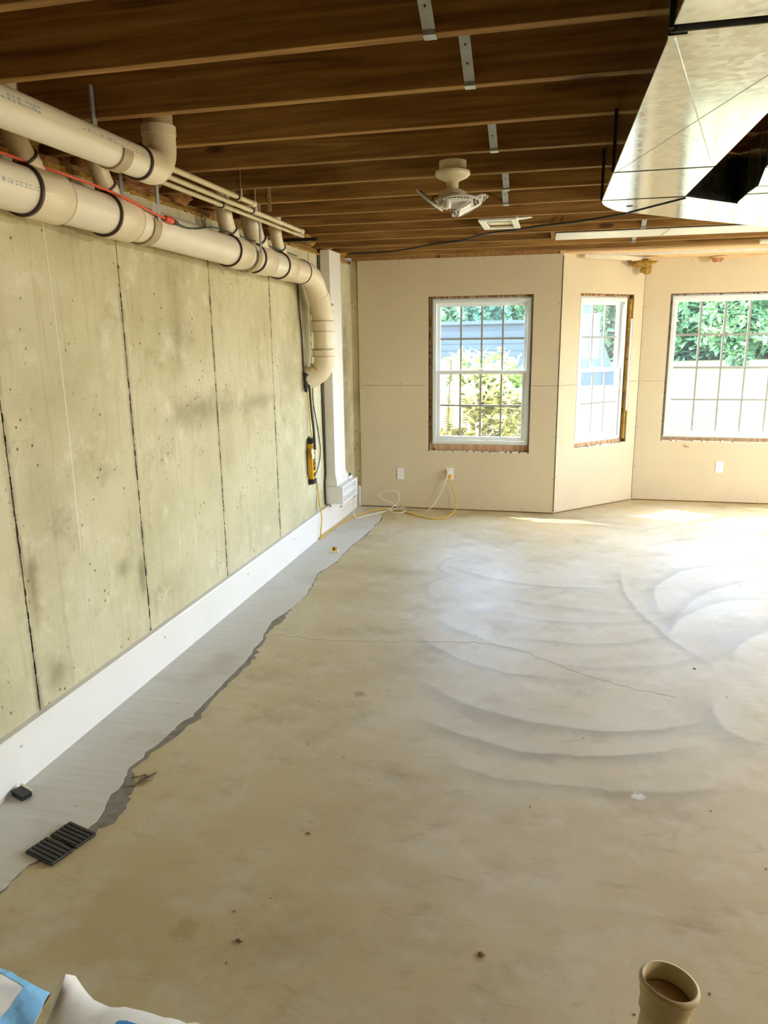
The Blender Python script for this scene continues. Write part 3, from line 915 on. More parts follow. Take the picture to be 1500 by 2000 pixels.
# the bend at the far end and the drop back into the wall
arc = [(XM, 5.36, zc(5.36)), (XM, 5.50, zc(5.5)), (XM, 5.60, 2.150), (XM, 5.69, 2.098)]
MB().tube(arc, [RM + 0.009, RM + 0.004, RM + 0.003, RM + 0.003], 32).build('bend_fitting', M['fit'], main, True)
MB().tube([(XM, 5.685, 2.102), (XM, 5.765, 2.030)], RM + 0.001, 32).build('pipe_length', M['fit'], main, True)
arc = [(XM, 5.755, 2.042), (XM, 5.80, 1.985), (XM, 5.835, 1.915), (XM, 5.85, 1.85)]
MB().tube(arc, RM + 0.006, 32).build('bend_fitting', M['fit'], main, True)
for a, b, r, nm in [(1.965, 1.925, RM + 0.013, 'coupling'), (1.86, 1.73, RM + 0.0, 'pipe_length'), (1.835, 1.755, RM + 0.013, 'coupling'), (1.76, 1.55, RM, 'pipe_length'), (1.615, 1.56, RM + 0.012, 'coupling')]:
    if nm == 'coupling' and a == 1.965:
        MB().tube([(XM, 5.832, 1.955), (XM, 5.848, 1.90)], r, 32).build(nm, M['fit'], main, True)
        MB().tube([(XM, 5.846, 1.91), (XM, 5.855, 1.81)], RM, 32).build('pipe_length', M['fit'], main, True)
    else:
        MB().tube([(XM, 5.855, a), (XM, 5.86, b)], r, 32).build(nm, M['fit'], main, True)
arc = [(XM, 5.86, 1.57), (XM, 5.862, 1.52), (XM - 0.012, 5.860, 1.472), (XM - 0.040, 5.855, 1.432), (XM - 0.08, 5.845, 1.405), (XL + 0.002, 5.815, 1.375)]
MB().tube(arc, [RM + 0.004] * 6, 32).build('bend_fitting', M['fit'], main, True)
for zz in (1.962, 1.905, 1.837, 1.753, 1.617, 1.558):
    MB().tube([(XM, 5.852, zz + 0.003), (XM, 5.852, zz - 0.003)], RM + 0.0138, 32).build('joint_ring', M['hang'], main, True)
MB().tube([(-1.925, 5.858, 1.448), (-1.932, 5.856, 1.440)], RM + 0.006, 32).build('joint_ring', M['hang'], main, True)

def hanger(parent, x, y, z, r, ztop, wdt=0.045, straps=(1, -1), ang0=-0.25):
    m = MB()
    n = 18
    prof = []
    for k in range(n + 1):
        a = math.pi + ang0 + (math.pi - 2 * ang0) * k / n
        prof.append((x + r * math.cos(a), z + r * math.sin(a)))
    vs_ = []
    for dy in (-wdt / 2, wdt / 2):
        for (px, pz) in prof:
            vs_.append((px, y + dy, pz))
    for dy in (-wdt / 2, wdt / 2):
        for k, (px, pz) in enumerate(prof):
            a = math.pi + ang0 + (math.pi - 2 * ang0) * k / n
            vs_.append((x + (r + 0.006) * math.cos(a), y + dy, z + (r + 0.006) * math.sin(a)))
    q = n + 1
    fs_ = []
    for k in range(n):
        fs_ += [(k, k + 1, q + k + 1, q + k), (2 * q + k, 3 * q + k, 3 * q + k + 1, 2 * q + k + 1), (k, 2 * q + k, 2 * q + k + 1, k + 1), (q + k, q + k + 1, 3 * q + k + 1, 3 * q + k)]
    fs_ += [(0, q, 3 * q, 2 * q), (n, 2 * q + n, 3 * q + n, q + n)]
    m.add(vs_, fs_)
    h = m.build('pipe_hanger', M['hang'], parent, True)
    for s_ in straps:
        px = x + s_ * (r + 0.006)
        MB().box((px - 0.003, y - 0.012, z + 0.01), (px + 0.003, y + 0.012, ztop)).build('hanger_strap', M['strap'], h)
    return h
hanger(main, XM, 3.22, zc(3.22), RM + 0.002, ZJ + 0.05, 0.06)
hanger(main, XM, 4.385, zc(4.385), RM + 0.012, ZJ + 0.05, 0.05)

up = tag(empty('drain_pipe', (0, 0, 0)), 'shorter white drain pipe under the joists ending in an elbow turned up', 'pipe')
XU, ZU, RU = -1.50, 2.321, 0.0540
MB().tube([(XU, -0.88, ZU), (XU, 2.62, ZU)], RU, 32).build('pipe_length', M['pvc'], up, True)
MB().tube([(XU, 2.573, ZU), (XU, 2.583, ZU)], RU + 0.0078, 32).build('primer_ring', M['primer'], up, True)
YU = 2.742
el = [(XU, 2.578, ZU), (XU, YU - 0.085, ZU)] + [(XU, YU - 0.085 + 0.085 * math.sin(R(k)), ZU + 0.085 - 0.085 * math.cos(R(k))) for k in range(10, 91, 10)] + [(XU, YU, ZU + 0.150)]
MB().tube(el, [RU + 0.0065] * len(el), 32).build('elbow', M['fit'], up, True)
MB().tube([(XU, YU, ZU + 0.14), (XU, YU, ZU + 0.345)], RU, 32).build('riser', M['hang'], up, True)
MB().tube([(XU, YU, ZU + 0.125), (XU, YU, ZU + 0.155)], RU + 0.010, 32).build('elbow_lip', M['fit'], up, True)
MB().tube([(XU, YU, ZU + 0.222), (XU, YU, ZU + 0.343)], RU + 0.008, 32).build('coupling', M['hang'], up, True)
hanger(up, XU, 2.425, ZU, RU + 0.001, ZJ + 0.10, 0.055, (-1,), -0.05)

# faint blue print on the pipes: unreadable marks lying on the curved surface
def print_marks(parent, x, z_at, r, y0, y1, ang, h, seed, dense=1.0):
    rr = random.Random(seed)
    m = MB()
    y = y0
    while y < y1:
        w_ = rr.uniform(0.004, 0.016)
        k = rr.random()
        rows_ = [(0, 1)] if k < 0.35 else ([(0, 0.28), (0.70, 1)] if k < 0.75 else [(0, 0.3)])
        for (a, b) in rows_:
            vs_ = []
            for t_ in (a, b):
                an = ang + (t_ - 0.5) * h / r
                for yy in (y, y + w_):
                    vs_.append((x + (r + 0.0006) * math.cos(an), yy, z_at(yy) + (r + 0.0006) * math.sin(an)))
            m.add(vs_, [(0, 1, 3, 2)])
        y += w_ + rr.uniform(0.003, 0.008) / dense
    return stuff(m.build('faded_print', M['print'], parent))
print_marks(up, XU, lambda y: ZU, RU, 1.81, 1.99, R(10), 0.018, 1)
print_marks(up, XU, lambda y: ZU, RU, 2.18, 2.39, R(14), 0.012, 2)
print_marks(up, XU, lambda y: ZU, RU, 2.47, 2.56, R(14), 0.013, 3)
print_marks(main, XM, zc, RM, 2.1, 2.42, R(-4), 0.014, 4, 0.7)

# three slim water tubes below the joists
def tubeline(x, y0, y1, z, label, clampy, st):
    t = tag(empty('water_tube', (0, 0, 0)), label, 'pipe', 'slim water tubes under the joists')
    MB().tube([(x[0], y0, z), (x[1], y1, z)], 0.0125, 16).build('tube', M['cpvc'], t, True)
    MB().tube([(x[1], y1 - 0.02, z), (x[1], y1 + 0.012, z)], 0.0155, 16).build('end_cap', M['fit'], t, True)
    f = (clampy - y0) / (y1 - y0)
    xx = x[0] + (x[1] - x[0]) * f
    MB().tube([(xx, clampy - 0.012, z), (xx, clampy + 0.012, z)], 0.0185, 18).build('clamp', M['hang'], t, True)
    MB().tube([(xx, clampy - 0.018, z), (xx, clampy - 0.012, z)], 0.0165, 18).build('clamp_liner', M['screw'], t, True)
    MB().box((xx + 0.017, clampy - 0.008, z), (xx + 0.021, clampy + 0.008, ZJ + st)).build('hanger_strap', M['hang'], t)
    return t
tubeline((-1.600, -1.604), 2.2, 3.875, 2.392, 'shortest of three slim water tubes, furthest from the concrete wall', 3.68, 0.12)
tubeline((-1.683, -1.708), 2.2, 4.93, 2.392, 'middle one of three slim water tubes under the joists', 4.09, 0.12)
tubeline((-1.764, -1.779), 2.2, 5.12, 2.390, 'slim water tube running closest to the concrete wall', 3.86, 0.12)
# perforated strap pieces hanging near the tubes
hs = []
for i, (x, y, z0, z1, lab) in enumerate([(-1.645, 3.7165, 2.40, 2.56, 'thin strap hanging between the slim tubes beside the long pipe branch'), (-1.60, 4.0915, 2.385, 2.60, 'thin perforated strap hanging behind the end of the shortest tube')]):
    m = MB().box((x - 0.010, y - 0.0015, z0), (x + 0.010, y + 0.0015, z1))
    o = tag(m.build('hanger_strap', M['hang']), lab, 'strap', 'loose hanger straps')
    h = MB()
    for k in range(7):
        h.tube([(x, y - 0.0022, z0 + 0.02 + k * 0.025), (x, y - 0.0012, z0 + 0.02 + k * 0.025)], 0.0035, 6)
    stuff(h.build('holes', M['screw'], o))
# wood block and strut by the last branch
tag(MB().box((-1.93, 5.02, 2.375), (-1.80, 5.40, 2.425)).build('wood_block', M['joist'], None, bevel=0.003), 'short wooden block beside the last pipe branch', 'block')
tag(MB().box((-1.98, 5.09, 2.352), (-1.66, 5.105, 2.372)).build('metal_bracket', M['dark']), 'dark flat bracket across the last pipe branch', 'bracket')

# ------------------------------------------------------------------ sheet metal duct
duct = tag(empty('air_duct', (0, 0, 0)), 'galvanised rectangular duct under the joists turning right', 'duct')
ZD0, ZD1 = 2.23, 2.427
def duct_piece(poly, name='duct_section', z0=ZD0, z1=ZD1):
    return MB().prism(poly, z0, z1).build(name, M['galv'], duct, bevel=0.002)
xl = lambda y: 0.168 - 0.0198 * (y - 1.575)
xr = lambda y: xl(y) + 0.318
a = [-3.0, 0.25, 1.560]
def sec(y0, y1, dz=0.0):
    return duct_piece([(xl(y0), y0), (xr(y0), y0), (xr(y1), y1), (xl(y1), y1)], 'duct_section', ZD0 + dz, ZD1)
sec(-0.88, 0.25)
sec(0.262, 1.545)
sec(1.580, 2.778)
sec(2.796, 3.322)
# seams between sections: dark recess plus a folded drive cleat standing proud
for y, g, pr in ((0.256, 0.006, 0.012), (1.5625, 0.0175, 0.012), (2.787, 0.010, 0.003), (3.331, 0.010, 0.003)):
    MB().prism([(xl(y) + pr, y - g), (xr(y) - pr, y - g), (xr(y) - pr, y + g), (xl(y) + pr, y + g)], ZD0 + pr, ZD1).build('seam_gap', M['dark'], duct)
for y in (1.5625, 2.787, 3.331):  # proud side cleats, coloured black to stand in for the seam shadow
    MB().box((xl(y) - 0.006, y - 0.006, ZD0 + 0.001), (xl(y) + 0.004, y + 0.006, ZD1)).build('side_cleat_shade', M['dark'], duct)
y = 1.587
MB().prism([(xl(y) - 0.003, y - 0.004), (xl(y) + 0.03, y - 0.004), (xl(y) + 0.03, y + 0.006), (xl(y) - 0.003, y + 0.006)], ZD0 - 0.004, ZD1).build('drive_cleat', M['galv'], duct)
# the slanted outlet with its rounded heel
heel = [(0.133, 3.340), (0.138, 3.40), (0.149, 3.461), (0.186, 3.566), (0.215, 3.625), (0.259, 3.674), (0.447, 3.865), (0.714, 4.115), (1.002, 4.385), (1.60, 4.945), (1.86, 4.70), (0.858, 3.755), (0.706, 3.602), (0.461, 3.352)]
duct_piece(heel, 'elbow_section')
sm = MB()
sm.prism([(0.263, 3.675), (0.455, 3.366), (0.460, 3.369), (0.268, 3.679)], ZD0 - 0.0035, ZD0 + 0.001)
sm.build('bottom_seam', M['dark'], duct)
MB().tube([(0.255, 3.50, ZD0 - 0.0015), (0.255, 3.50, ZD0 + 0.002)], 0.014, 14).build('hole_plug', M['screw'], duct)
# creases (cross break) pressed into the bottom of the long section
cb = MB()
for (p, q) in (((xl(1.6) + .01, 1.6), (xr(2.78) - .01, 2.78)), ((xr(1.6) - .01, 1.6), (xl(2.78) + .01, 2.78))):
    d = (Vector(q) - Vector(p)).normalized()
    nrm = Vector((-d.y, d.x)) * 0.002
    cb.add([(p[0] - nrm.x, p[1] - nrm.y, ZD0), (p[0] + nrm.x, p[1] + nrm.y, ZD0), (q[0] + nrm.x, q[1] + nrm.y, ZD0), (q[0] - nrm.x, q[1] - nrm.y, ZD0), (p[0], p[1], ZD0 - 0.0012), (q[0], q[1], ZD0 - 0.0012)],
           [(0, 3, 5, 4), (1, 4, 5, 2)])
cb.build('crease', M['galv'], duct)
d2 = tag(empty('air_duct', (0, 0, 0)), 'second galvanised duct beside the first, joining its slanted end', 'duct')
def d2p(poly, nm, z0=ZD0):
    return MB().prism(poly, z0, ZD1).build(nm, M['galv'], d2, bevel=0.002)
d2p([(0.612, -0.88), (0.95, -0.88), (0.95, 2.843), (0.629, 2.843)], 'duct_section')
d2p([(0.629, 2.855), (0.95, 2.855), (0.95, 3.188), (0.684, 3.188)], 'taper_section')
d2p([(0.684, 3.200), (0.95, 3.200), (0.95, 3.345), (0.680, 3.345)], 'duct_section')
d2p([(0.680, 3.355), (0.95, 3.355), (0.95, 3.80), (0.86, 3.745), (0.725, 3.612), (0.696, 3.575), (0.685, 3.53)], 'outlet_section', ZD0 - 0.002)
for y in (2.849, 3.194, 3.350):
    xa = 0.633 if y < 3 else 0.687
    MB().prism([(xa, y - 0.006), (0.945, y - 0.006), (0.945, y + 0.006), (xa, y + 0.006)], ZD0 + 0.004, ZD1).build('seam_gap', M['dark'], d2)

# white metal panning across a joist bay near the windows
pn = MB().prism([(-0.075, 5.845), (1.2, 5.845), (2.2, 5.845), (2.2, 6.225), (1.2, 6.225), (-0.085, 6.225)], ZJ - 0.010, ZJ - 0.003)
pan = tag(pn.build('return_panel', M['white'], None, bevel=0.001), 'long white sheet panel nailed under two joists near the bay', 'panel')
MB().prism([(0.70, 5.845), (0.712, 5.845), (0.692, 6.225), (0.680, 6.225)], ZJ - 0.0125, ZJ - 0.0095).build('panel_seam', M['grey'], pan)
MB().box((-0.115, 5.822, ZJ), (-0.080, 6.196, ZJ + 0.20)).build('blocking', M['joist'], ceiling)
tag(MB().tube([(1.50, 6.75, 2.408), (2.6, 6.70, 2.408)], 0.020, 16).build('white_pipe', M['pvc'], None, True), 'white pipe stub under the joists above the picture window', 'pipe')

# ------------------------------------------------------------------ ceiling fittings
vent = tag(empty('ceiling_vent', (-0.43, 5.23, ZJ)), 'square white ceiling vent between two far joists', 'vent')
m = MB()
m.box((-0.125, -0.205, -0.014), (-0.085, 0.215, -0.001)).box((0.080, -0.205, -0.014), (0.120, 0.215, -0.001)).box((-0.085, -0.205, -0.014), (0.080, -0.155, -0.001)).box((-0.085, 0.165, -0.014), (0.080, 0.215, -0.001))
m.build('frame', M['white'], vent, bevel=0.002)
MB().box((-0.085, -0.02, 0.004), (0.080, 0.165, 0.012)).build('grille', M['ivory'], vent)
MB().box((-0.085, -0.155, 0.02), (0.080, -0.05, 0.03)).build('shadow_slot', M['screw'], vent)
MB().box((-0.085, -0.055, -0.004), (0.080, -0.02, 0.010)).build('damper_bar', M['grey'], vent)
for x in (-0.11, 0.10):
    MB().box((x, -0.18, 0.0), (x + 0.01, 0.19, 0.16)).build('housing_side', M['strap'], vent)
MB().prism([(0.12, -0.19), (0.20, -0.205), (0.215, -0.17), (0.165, -0.12), (0.12, -0.10)], -0.004, -0.001).build('foil_tab', M['white'], vent)

LX, LY = -0.487, 3.40
lamp = tag(empty('ceiling_lamp', (LX, LY, ZJ)), 'ivory ceiling lampholder with folding leaf-shaped lamp panels', 'lamp')
MB().lathe([(0.0, 0.0), (0.058, 0.0), (0.058, -0.034), (0.062, -0.036), (0.074, -0.040), (0.076, -0.052), (0.066, -0.064), (0.040, -0.075), (0.026, -0.082), (0.024, -0.11), (0.030, -0.118), (0.0, -0.118)], 32).build('lampholder', M['ivory'], lamp, True, angle=55)
MB().lathe([(0.0, -0.112), (0.038, -0.114), (0.058, -0.124), (0.062, -0.150), (0.0, -0.152)], 32).build('lamp_body', M['ivory'], lamp, True, angle=55)
def leaf_panel(L, W, loc, av, bv_, name='lamp_panel'):
    n = 12
    half = [(-L / 2 + L * k / n, W / 2 * (1 - (2 * k / n - 1) ** 2) ** 0.8) for k in range(n + 1)]
    poly = half + [(x, -y) for x, y in half[-2:0:-1]]
    o = MB().prism(poly, -0.005, 0.005).build(name, M['white'], lamp, bevel=0.001)
    MB().prism([(x * 0.62, max(min(y * 1.0, W * .30), -W * .30)) for x, y in [(-L / 2, -W / 2), (L / 2, -W / 2), (L / 2, W / 2), (-L / 2, W / 2)]], -0.0075, -0.0048).build('diffuser', M['led'], o)
    h = MB()
    for i in range(13):
        for sgn in (-1, 1):
            x = -L * 0.36 + L * 0.72 * i / 12
            ymax = W / 2 * (1 - (2 * (x / L)) ** 2) ** 0.8
            yy = sgn * (ymax - W * 0.085)
            h.box((x - 0.0045, yy - 0.004, -0.0064), (x + 0.0045, yy + 0.004, 0.0062))
    for sx_ in (-1, 1):
        for i in range(2):
            for j in (-1, 0, 1):
                x = sx_ * (L * 0.355 + i * 0.013)
                ymax = W / 2 * (1 - (2 * (x / L)) ** 2) ** 0.8
                if abs(j * 0.014) < ymax - 0.006:
                    h.box((x - 0.0045, j * 0.014 - 0.004, -0.0064), (x + 0.0045, j * 0.014 + 0.004, 0.0062))
    stuff(h.build('vent_holes', M['screw'], o))
    a_ = Vector(av).normalized()
    b_ = (Vector(bv_) - a_ * Vector(bv_).dot(a_)).normalized()
    c_ = a_.cross(b_)
    o.matrix_local = Matrix(((a_.x, b_.x, c_.x, loc[0]), (a_.y, b_.y, c_.y, loc[1]), (a_.z, b_.z, c_.z, loc[2]), (0, 0, 0, 1)))
    return o
leaf_panel(0.215, 0.135, (0.020, -0.01, -0.166), (1, 0.03, 0.02), (0.02, 1, -0.30))
leaf_panel(0.185, 0.120, (0.072, 0.03, -0.176), (0.11, 0.05, 0.062), (0.05, 0.95, -0.12))
leaf_panel(0.150, 0.100, (-0.100, 0.0, -0.150), (0.10, 0.0, -0.080), (0.0, 1, 0.15))
for (x, y, z, r) in ((-0.040, -0.066, -0.176, 0.018), (-0.012, -0.084, -0.186, 0.019)):
    MB().lathe([(0, 0.018), (r * 0.8, 0.016), (r, 0.0), (r * 0.85, -0.014), (0, -0.020)], 18, (x, y, z)).build('hinge_cap', M['white'], lamp, True)
MB().tube(bezier([(-0.055, 0.0, -0.13), (-0.085, 0.0, -0.14), (-0.09, 0.0, -0.165), (-0.06, -0.01, -0.175)], 6), 0.004, 8).build('hinge_wire', M['cable_w'], lamp, True)

# black cable slung under the joists, with a second strand
cab = tag(empty('ceiling_cable', (0, 0, 0)), 'long black cable slung under the far joists from corner to duct', 'cable')
zc_ = ZJ - 0.008
cp = [(-1.86, 6.60, zc_), (-1.58, 6.57, zc_), (-1.323, 6.421, zc_ - .004), (-1.018, 6.159, zc_), (-0.789, 5.971, zc_ - .006), (-0.565, 5.684, zc_), (-0.373, 5.53, zc_ - .004), (-0.16, 5.397, zc_), (0.039, 5.273, zc_ - .004), (0.226, 5.157, zc_), (0.45, 4.946, zc_), (0.75, 4.65, zc_)]
MB().tube(bezier(cp, 6), 0.006, 8).build('cable', M['bcord'], cab, True)
MB().tube(bezier([(x + 0.01, y + 0.022 + 0.012 * math.sin(i * 1.9), z) for i, (x, y, z) in enumerate(cp)], 6), 0.004, 8).build('strand', M['bcord'], cab, True)

# ------------------------------------------------------------------ ventilation unit in the far corner
vu = tag(empty('ventilation_unit', (0, 0, 0)), 'white wall ventilation unit with a tall square duct column in the far corner', 'ventilator')
MB().box((-2.020, 6.262, 0.475), (-1.935, 6.585, ZJ - 0.004)).build('duct_column', M['base'], vu, bevel=0.004)
m = MB()
co = [(-2.020, -1.935, 6.262, 6.585, 0.50), (-2.022, -1.918, 6.24, 6.60, 0.455), (-2.022, -1.914, 6.236, 6.603, 0.405)]
vs_ = []
for (xa, xb, ya, yb, z) in co:
    vs_ += [(xa, ya, z), (xb, ya, z), (xb, yb, z), (xa, yb, z)]
m.add(vs_, [(4 * i + k, 4 * i + (k + 1) % 4, 4 * (i + 1) + (k + 1) % 4, 4 * (i + 1) + k)[::-1] for i in range(2) for k in range(4)])
m.build('column_foot', M['base'], vu)
hb = MB().box((-2.02, 6.224, 0.243), (-1.872, 6.72, 0.403))
hbo = hb.build('housing', M['white'], vu, bevel=0.004)
m = MB()
m.box((-1.875, 6.224, 0.243), (-1.859, 6.245, 0.403)).box((-1.875, 6.66, 0.243), (-1.859, 6.72, 0.403)).box((-1.875, 6.24, 0.243), (-1.859, 6.67, 0.262)).box((-1.875, 6.24, 0.382), (-1.859, 6.67, 0.403)).box((-1.875, 6.24, 0.316), (-1.860, 6.67, 0.326))
m.build('front_frame', M['white'], vu, bevel=0.001)
for k in range(8):
    z = 0.268 + k * 0.0145
    if abs(z - 0.320) > 0.008:
        MB().box((-1.873, 6.245, z), (-1.8665, 6.66, z + 0.004)).build('slat', M['grey'], vu)
MB().box((-1.99, 6.60, 0.403), (-1.90, 6.70, 0.430)).build('top_cap', M['white'], vu, bevel=0.004)
for (x, y) in ((-1.975, 6.66), (-1.915, 6.665)):
    MB().lathe([(0, 0.022), (0.008, 0.022), (0.009, 0), (0, 0)], 12, (x, y, 0.430)).build('knob', M['black'], vu, True)
pm_ = MB()
for k in range(5):
    pm_.box((-1.8595, 6.678, 0.275 + k * 0.024), (-1.8575, 6.70, 0.285 + k * 0.024))
pm_.build('control_marks', M['grey'], vu)
for (x, y) in ((-1.985, 6.24), (-1.885, 6.24), (-1.885, 6.70)):
    MB().tube([(x, y, 0.244), (x, y, 0.222)], 0.0035, 8).build('foot_stem', M['white'], vu, True)
    MB().tube([(x, y, 0.223), (x, y, 0.217)], 0.010, 10).build('foot_pad', M['black'], vu, True)
tag(MB().tube(bezier([(-2.022, 6.215, 2.38), (-2.022, 6.21, 1.6), (-2.02, 6.215, 0.9), (-2.02, 6.225, 0.55), (-2.022, 6.205, 0.42), (-2.018, 6.205, 0.24)], 8), 0.007, 8).build('cable', M['bcord'], None, True), 'black cable running down beside the tall white duct column', 'cable')

# ------------------------------------------------------------------ outlets and cords
def outlet(loc, rz, label, plugs=0):
    o = tag(empty('wall_outlet', loc, rz), label, 'outlet', 'wall outlets')
    MB().box((-0.036, -0.006, -0.058), (0.036, -0.0005, 0.058)).build('cover_plate', M['white'], o, bevel=0.003)
    for s_ in (-1, 1):
        r = MB().prism([(0.016 * math.cos(a) if abs(math.cos(a)) < .99 else 0.016 * math.cos(a), 0.014 * math.sin(a)) for a in [2 * math.pi * k / 16 for k in range(16)]], 0, 0.0022, lambda x, z, d: (x, -0.006 - d, z + s_ * 0.0215)).build('receptacle', M['white'], o)
        sl = MB()
        sl.box((-0.007, -0.0088, s_ * 0.0215), (-0.0045, -0.008, s_ * 0.0215 + 0.008)).box((0.0045, -0.0088, s_ * 0.0215), (0.007, -0.008, s_ * 0.0215 + 0.007)).box((-0.002, -0.0088, s_ * 0.0215 - 0.008), (0.002, -0.008, s_ * 0.0215 - 0.004))
        stuff(sl.build('slots', M['screw'], r))
    return o
outlet((-1.540, YB, 0.356), 0, 'empty wall outlet on the back wall, nearest to the corner')
outlet((-1.036, YB, 0.368), 0, 'wall outlet below the first window with two plugs in it')
outlet((1.61, YR, 0.370), 0, 'empty wall outlet below the picture window')

yc_ = tag(empty('extension_cord', (0, 0, 0)), 'yellow extension cord from the wall outlet across the floor up to the power strip', 'cord')
pts = [(-1.031, YB - 0.035, 0.345), (-1.025, YB - 0.055, 0.31), (-1.0, YB - 0.07, 0.24), (-0.965, YB - 0.08, 0.13), (-0.96, YB - 0.09, 0.05), (-0.975, YB - 0.14, 0.012), (-1.01, 6.90, 0.008), (-1.06, 6.81, 0.007), (-1.167, 6.79, 0.007), (-1.30, 6.88, 0.007), (-1.398, 6.962, 0.007), (-1.52, 7.06, 0.007), (-1.642, 7.10, 0.007), (-1.74, 7.05, 0.010),
       (-1.82, 6.96, 0.012), (-1.90, 6.72, 0.012), (-1.945, 6.45, 0.012), (-1.965, 6.2, 0.012), (-1.978, 6.03, 0.013), (-1.975, 5.90, 0.012), (-1.972, 5.885, 0.02), (-1.968, 5.90, 0.08), (-1.970, 5.935, 0.20), (-1.984, 5.925, 0.32), (-1.988, 5.915, 0.42), (-1.992, 5.91, 0.5)]
MB().tube(bezier(pts, 6), 0.0058, 8).build('cord', M['ycord'], yc_, True)
MB().box((-1.048, YB - 0.045, 0.330), (-1.018, YB - 0.0085, 0.362)).build('plug', M['yellow'], yc_, bevel=0.004)
wc_ = tag(empty('looped_cord', (0, 0, 0)), 'thin white looped cord from wall outlet to the ventilation unit', 'cord')
pts = [(-1.045, YB - 0.035, 0.395), (-1.055, YB - 0.05, 0.36), (-1.11, YB - 0.07, 0.21), (-1.17, YB - 0.09, 0.09), (-1.24, YB - 0.12, 0.015), (-1.30, 7.10, 0.006), (-1.42, 7.15, 0.006), (-1.50, 7.15, 0.018), (-1.56, 7.10, 0.018), (-1.60, 7.0, 0.018), (-1.54, 6.94, 0.012), (-1.46, 7.0, 0.012), (-1.47, 7.08, 0.012), (-1.56, 7.12, 0.03), (-1.63, 7.12, 0.08),
       (-1.73, 7.11, 0.12), (-1.745, 7.11, 0.16), (-1.68, 7.11, 0.19), (-1.58, 7.11, 0.20), (-1.53, 7.11, 0.16), (-1.55, 7.10, 0.08), (-1.62, 7.04, 0.02), (-1.70, 6.95, 0.007), (-1.80, 6.80, 0.006), (-1.862, 6.70, 0.007), (-1.895, 6.70, 0.03), (-1.905, 6.71, 0.10), (-1.895, 6.70, 0.18), (-1.885, 6.68, 0.246)]
MB().tube(bezier(pts, 6), 0.0042, 8).build('cord', M['wcord'], wc_, True)
MB().box((-1.060, YB - 0.05, 0.378), (-1.030, YB - 0.0085, 0.408)).build('plug', M['white'], wc_, bevel=0.004)

ps = tag(empty('power_strip', (XL, 5.83, 0.70)), 'yellow and black power strip hung upright on the concrete wall', 'power strip')
MB().box((0.004, -0.040, -0.150), (0.045, 0.040, 0.150)).build('body', M['yellow'], ps, bevel=0.004)
for s_ in (1, -1):
    m = MB().box((0.002, -0.043, s_ * 0.150), (0.050, 0.043, s_ * 0.192))
    e = m.build('end_cap', M['black'], ps, bevel=0.004)
    MB().box((0.002, -0.008, s_ * 0.186), (0.012, 0.008, s_ * 0.205)).build('hanging_tab', M['black'], ps)
for z in (-0.115, -0.06, -0.02, 0.02, 0.06):
    MB().box((0.045, -0.022, z - 0.017), (0.0475, 0.022, z + 0.017)).build('socket', M['black'], ps)
MB().box((0.045, -0.018, 0.105), (0.052, 0.018, 0.122)).build('switch', M['ocord'], ps, bevel=0.002)
MB().box((0.045, -0.02, 0.130), (0.0475, 0.02, 0.137)).build('indicator', M['black'], ps)
for i, (y, z) in enumerate(((-0.05, 0.09), (-0.035, 0.045))):
    o = MB().box((0.05, y - 0.025, z - 0.022), (0.052, y + 0.025, z + 0.022)).build('paper_tag', M['white'], ps)
# cords hanging around the strip
def cordthing(pts, mat, r, label, name='hanging_cable', grp='cables hanging on the wall'):
    return tag(MB().tube(bezier(pts, 7), r, 8).build(name, mat, None, True), label, 'cable', grp)
x0 = XL + 0.012
cordthing([(x0, 5.68, 2.13), (x0, 5.69, 1.94), (x0, 5.73, 1.70), (x0, 5.745, 1.45), (x0 + .01, 5.75, 1.40), (x0 + .02, 5.76, 1.33)], M['bcord'], 0.006, 'black cord dropping from the drain pipe bend to the bundle')
cordthing([(x0 + .03, 5.755, 1.42), (x0 + .035, 5.77, 1.30), (x0 + .04, 5.79, 1.1), (x0 + .05, 5.80, 0.95), (x0 + .055, 5.80, 0.80)], M['gcord'], 0.010, 'dark green cord bundle hanging to the paper tags')
cordthing([(x0, 5.80, 1.40), (x0, 5.83, 1.20), (x0, 5.85, 1.05), (x0 + .01, 5.85, 0.895)], M['ycord'], 0.005, 'yellow cord entering the top of the strip beside the bundle')
cordthing([(x0 + .01, 5.90, 1.37), (x0, 5.90, 1.20), (x0, 5.92, 1.05), (x0 + .01, 5.90, 0.95), (x0 + .012, 5.88, 0.88)], M['ycord'], 0.005, 'yellow cord from under the pipe bend to the strip')
cordthing([(x0 + .01, 5.935, 1.36), (x0, 5.95, 1.2), (x0, 6.03, 1.0), (x0, 6.10, 0.80), (x0, 6.085, 0.68), (x0, 5.99, 0.58), (x0 + .004, 5.90, 0.555)], M['bcord'], 0.0045, 'thin black cord bowing out right of the power strip')
cordthing([(x0, 5.765, 0.88), (x0, 5.745, 0.75), (x0, 5.745, 0.62), (x0 + .004, 5.775, 0.56)], M['bcord'], 0.0045, 'thin black cord curving left of the power strip')
coil = []
for k in range(60):
    a_ = k * 0.55
    coil.append((XL + 0.03 + 0.008 * math.sin(k * 1.3), 5.735 + 0.018 * math.cos(a_), 1.355 + 0.075 * math.sin(a_)))
tag(MB().tube(coil, 0.006, 6).build('cord_coil', M['bcord'], None, True), 'dark coil of cord tucked beside the pipe bend', 'cord')

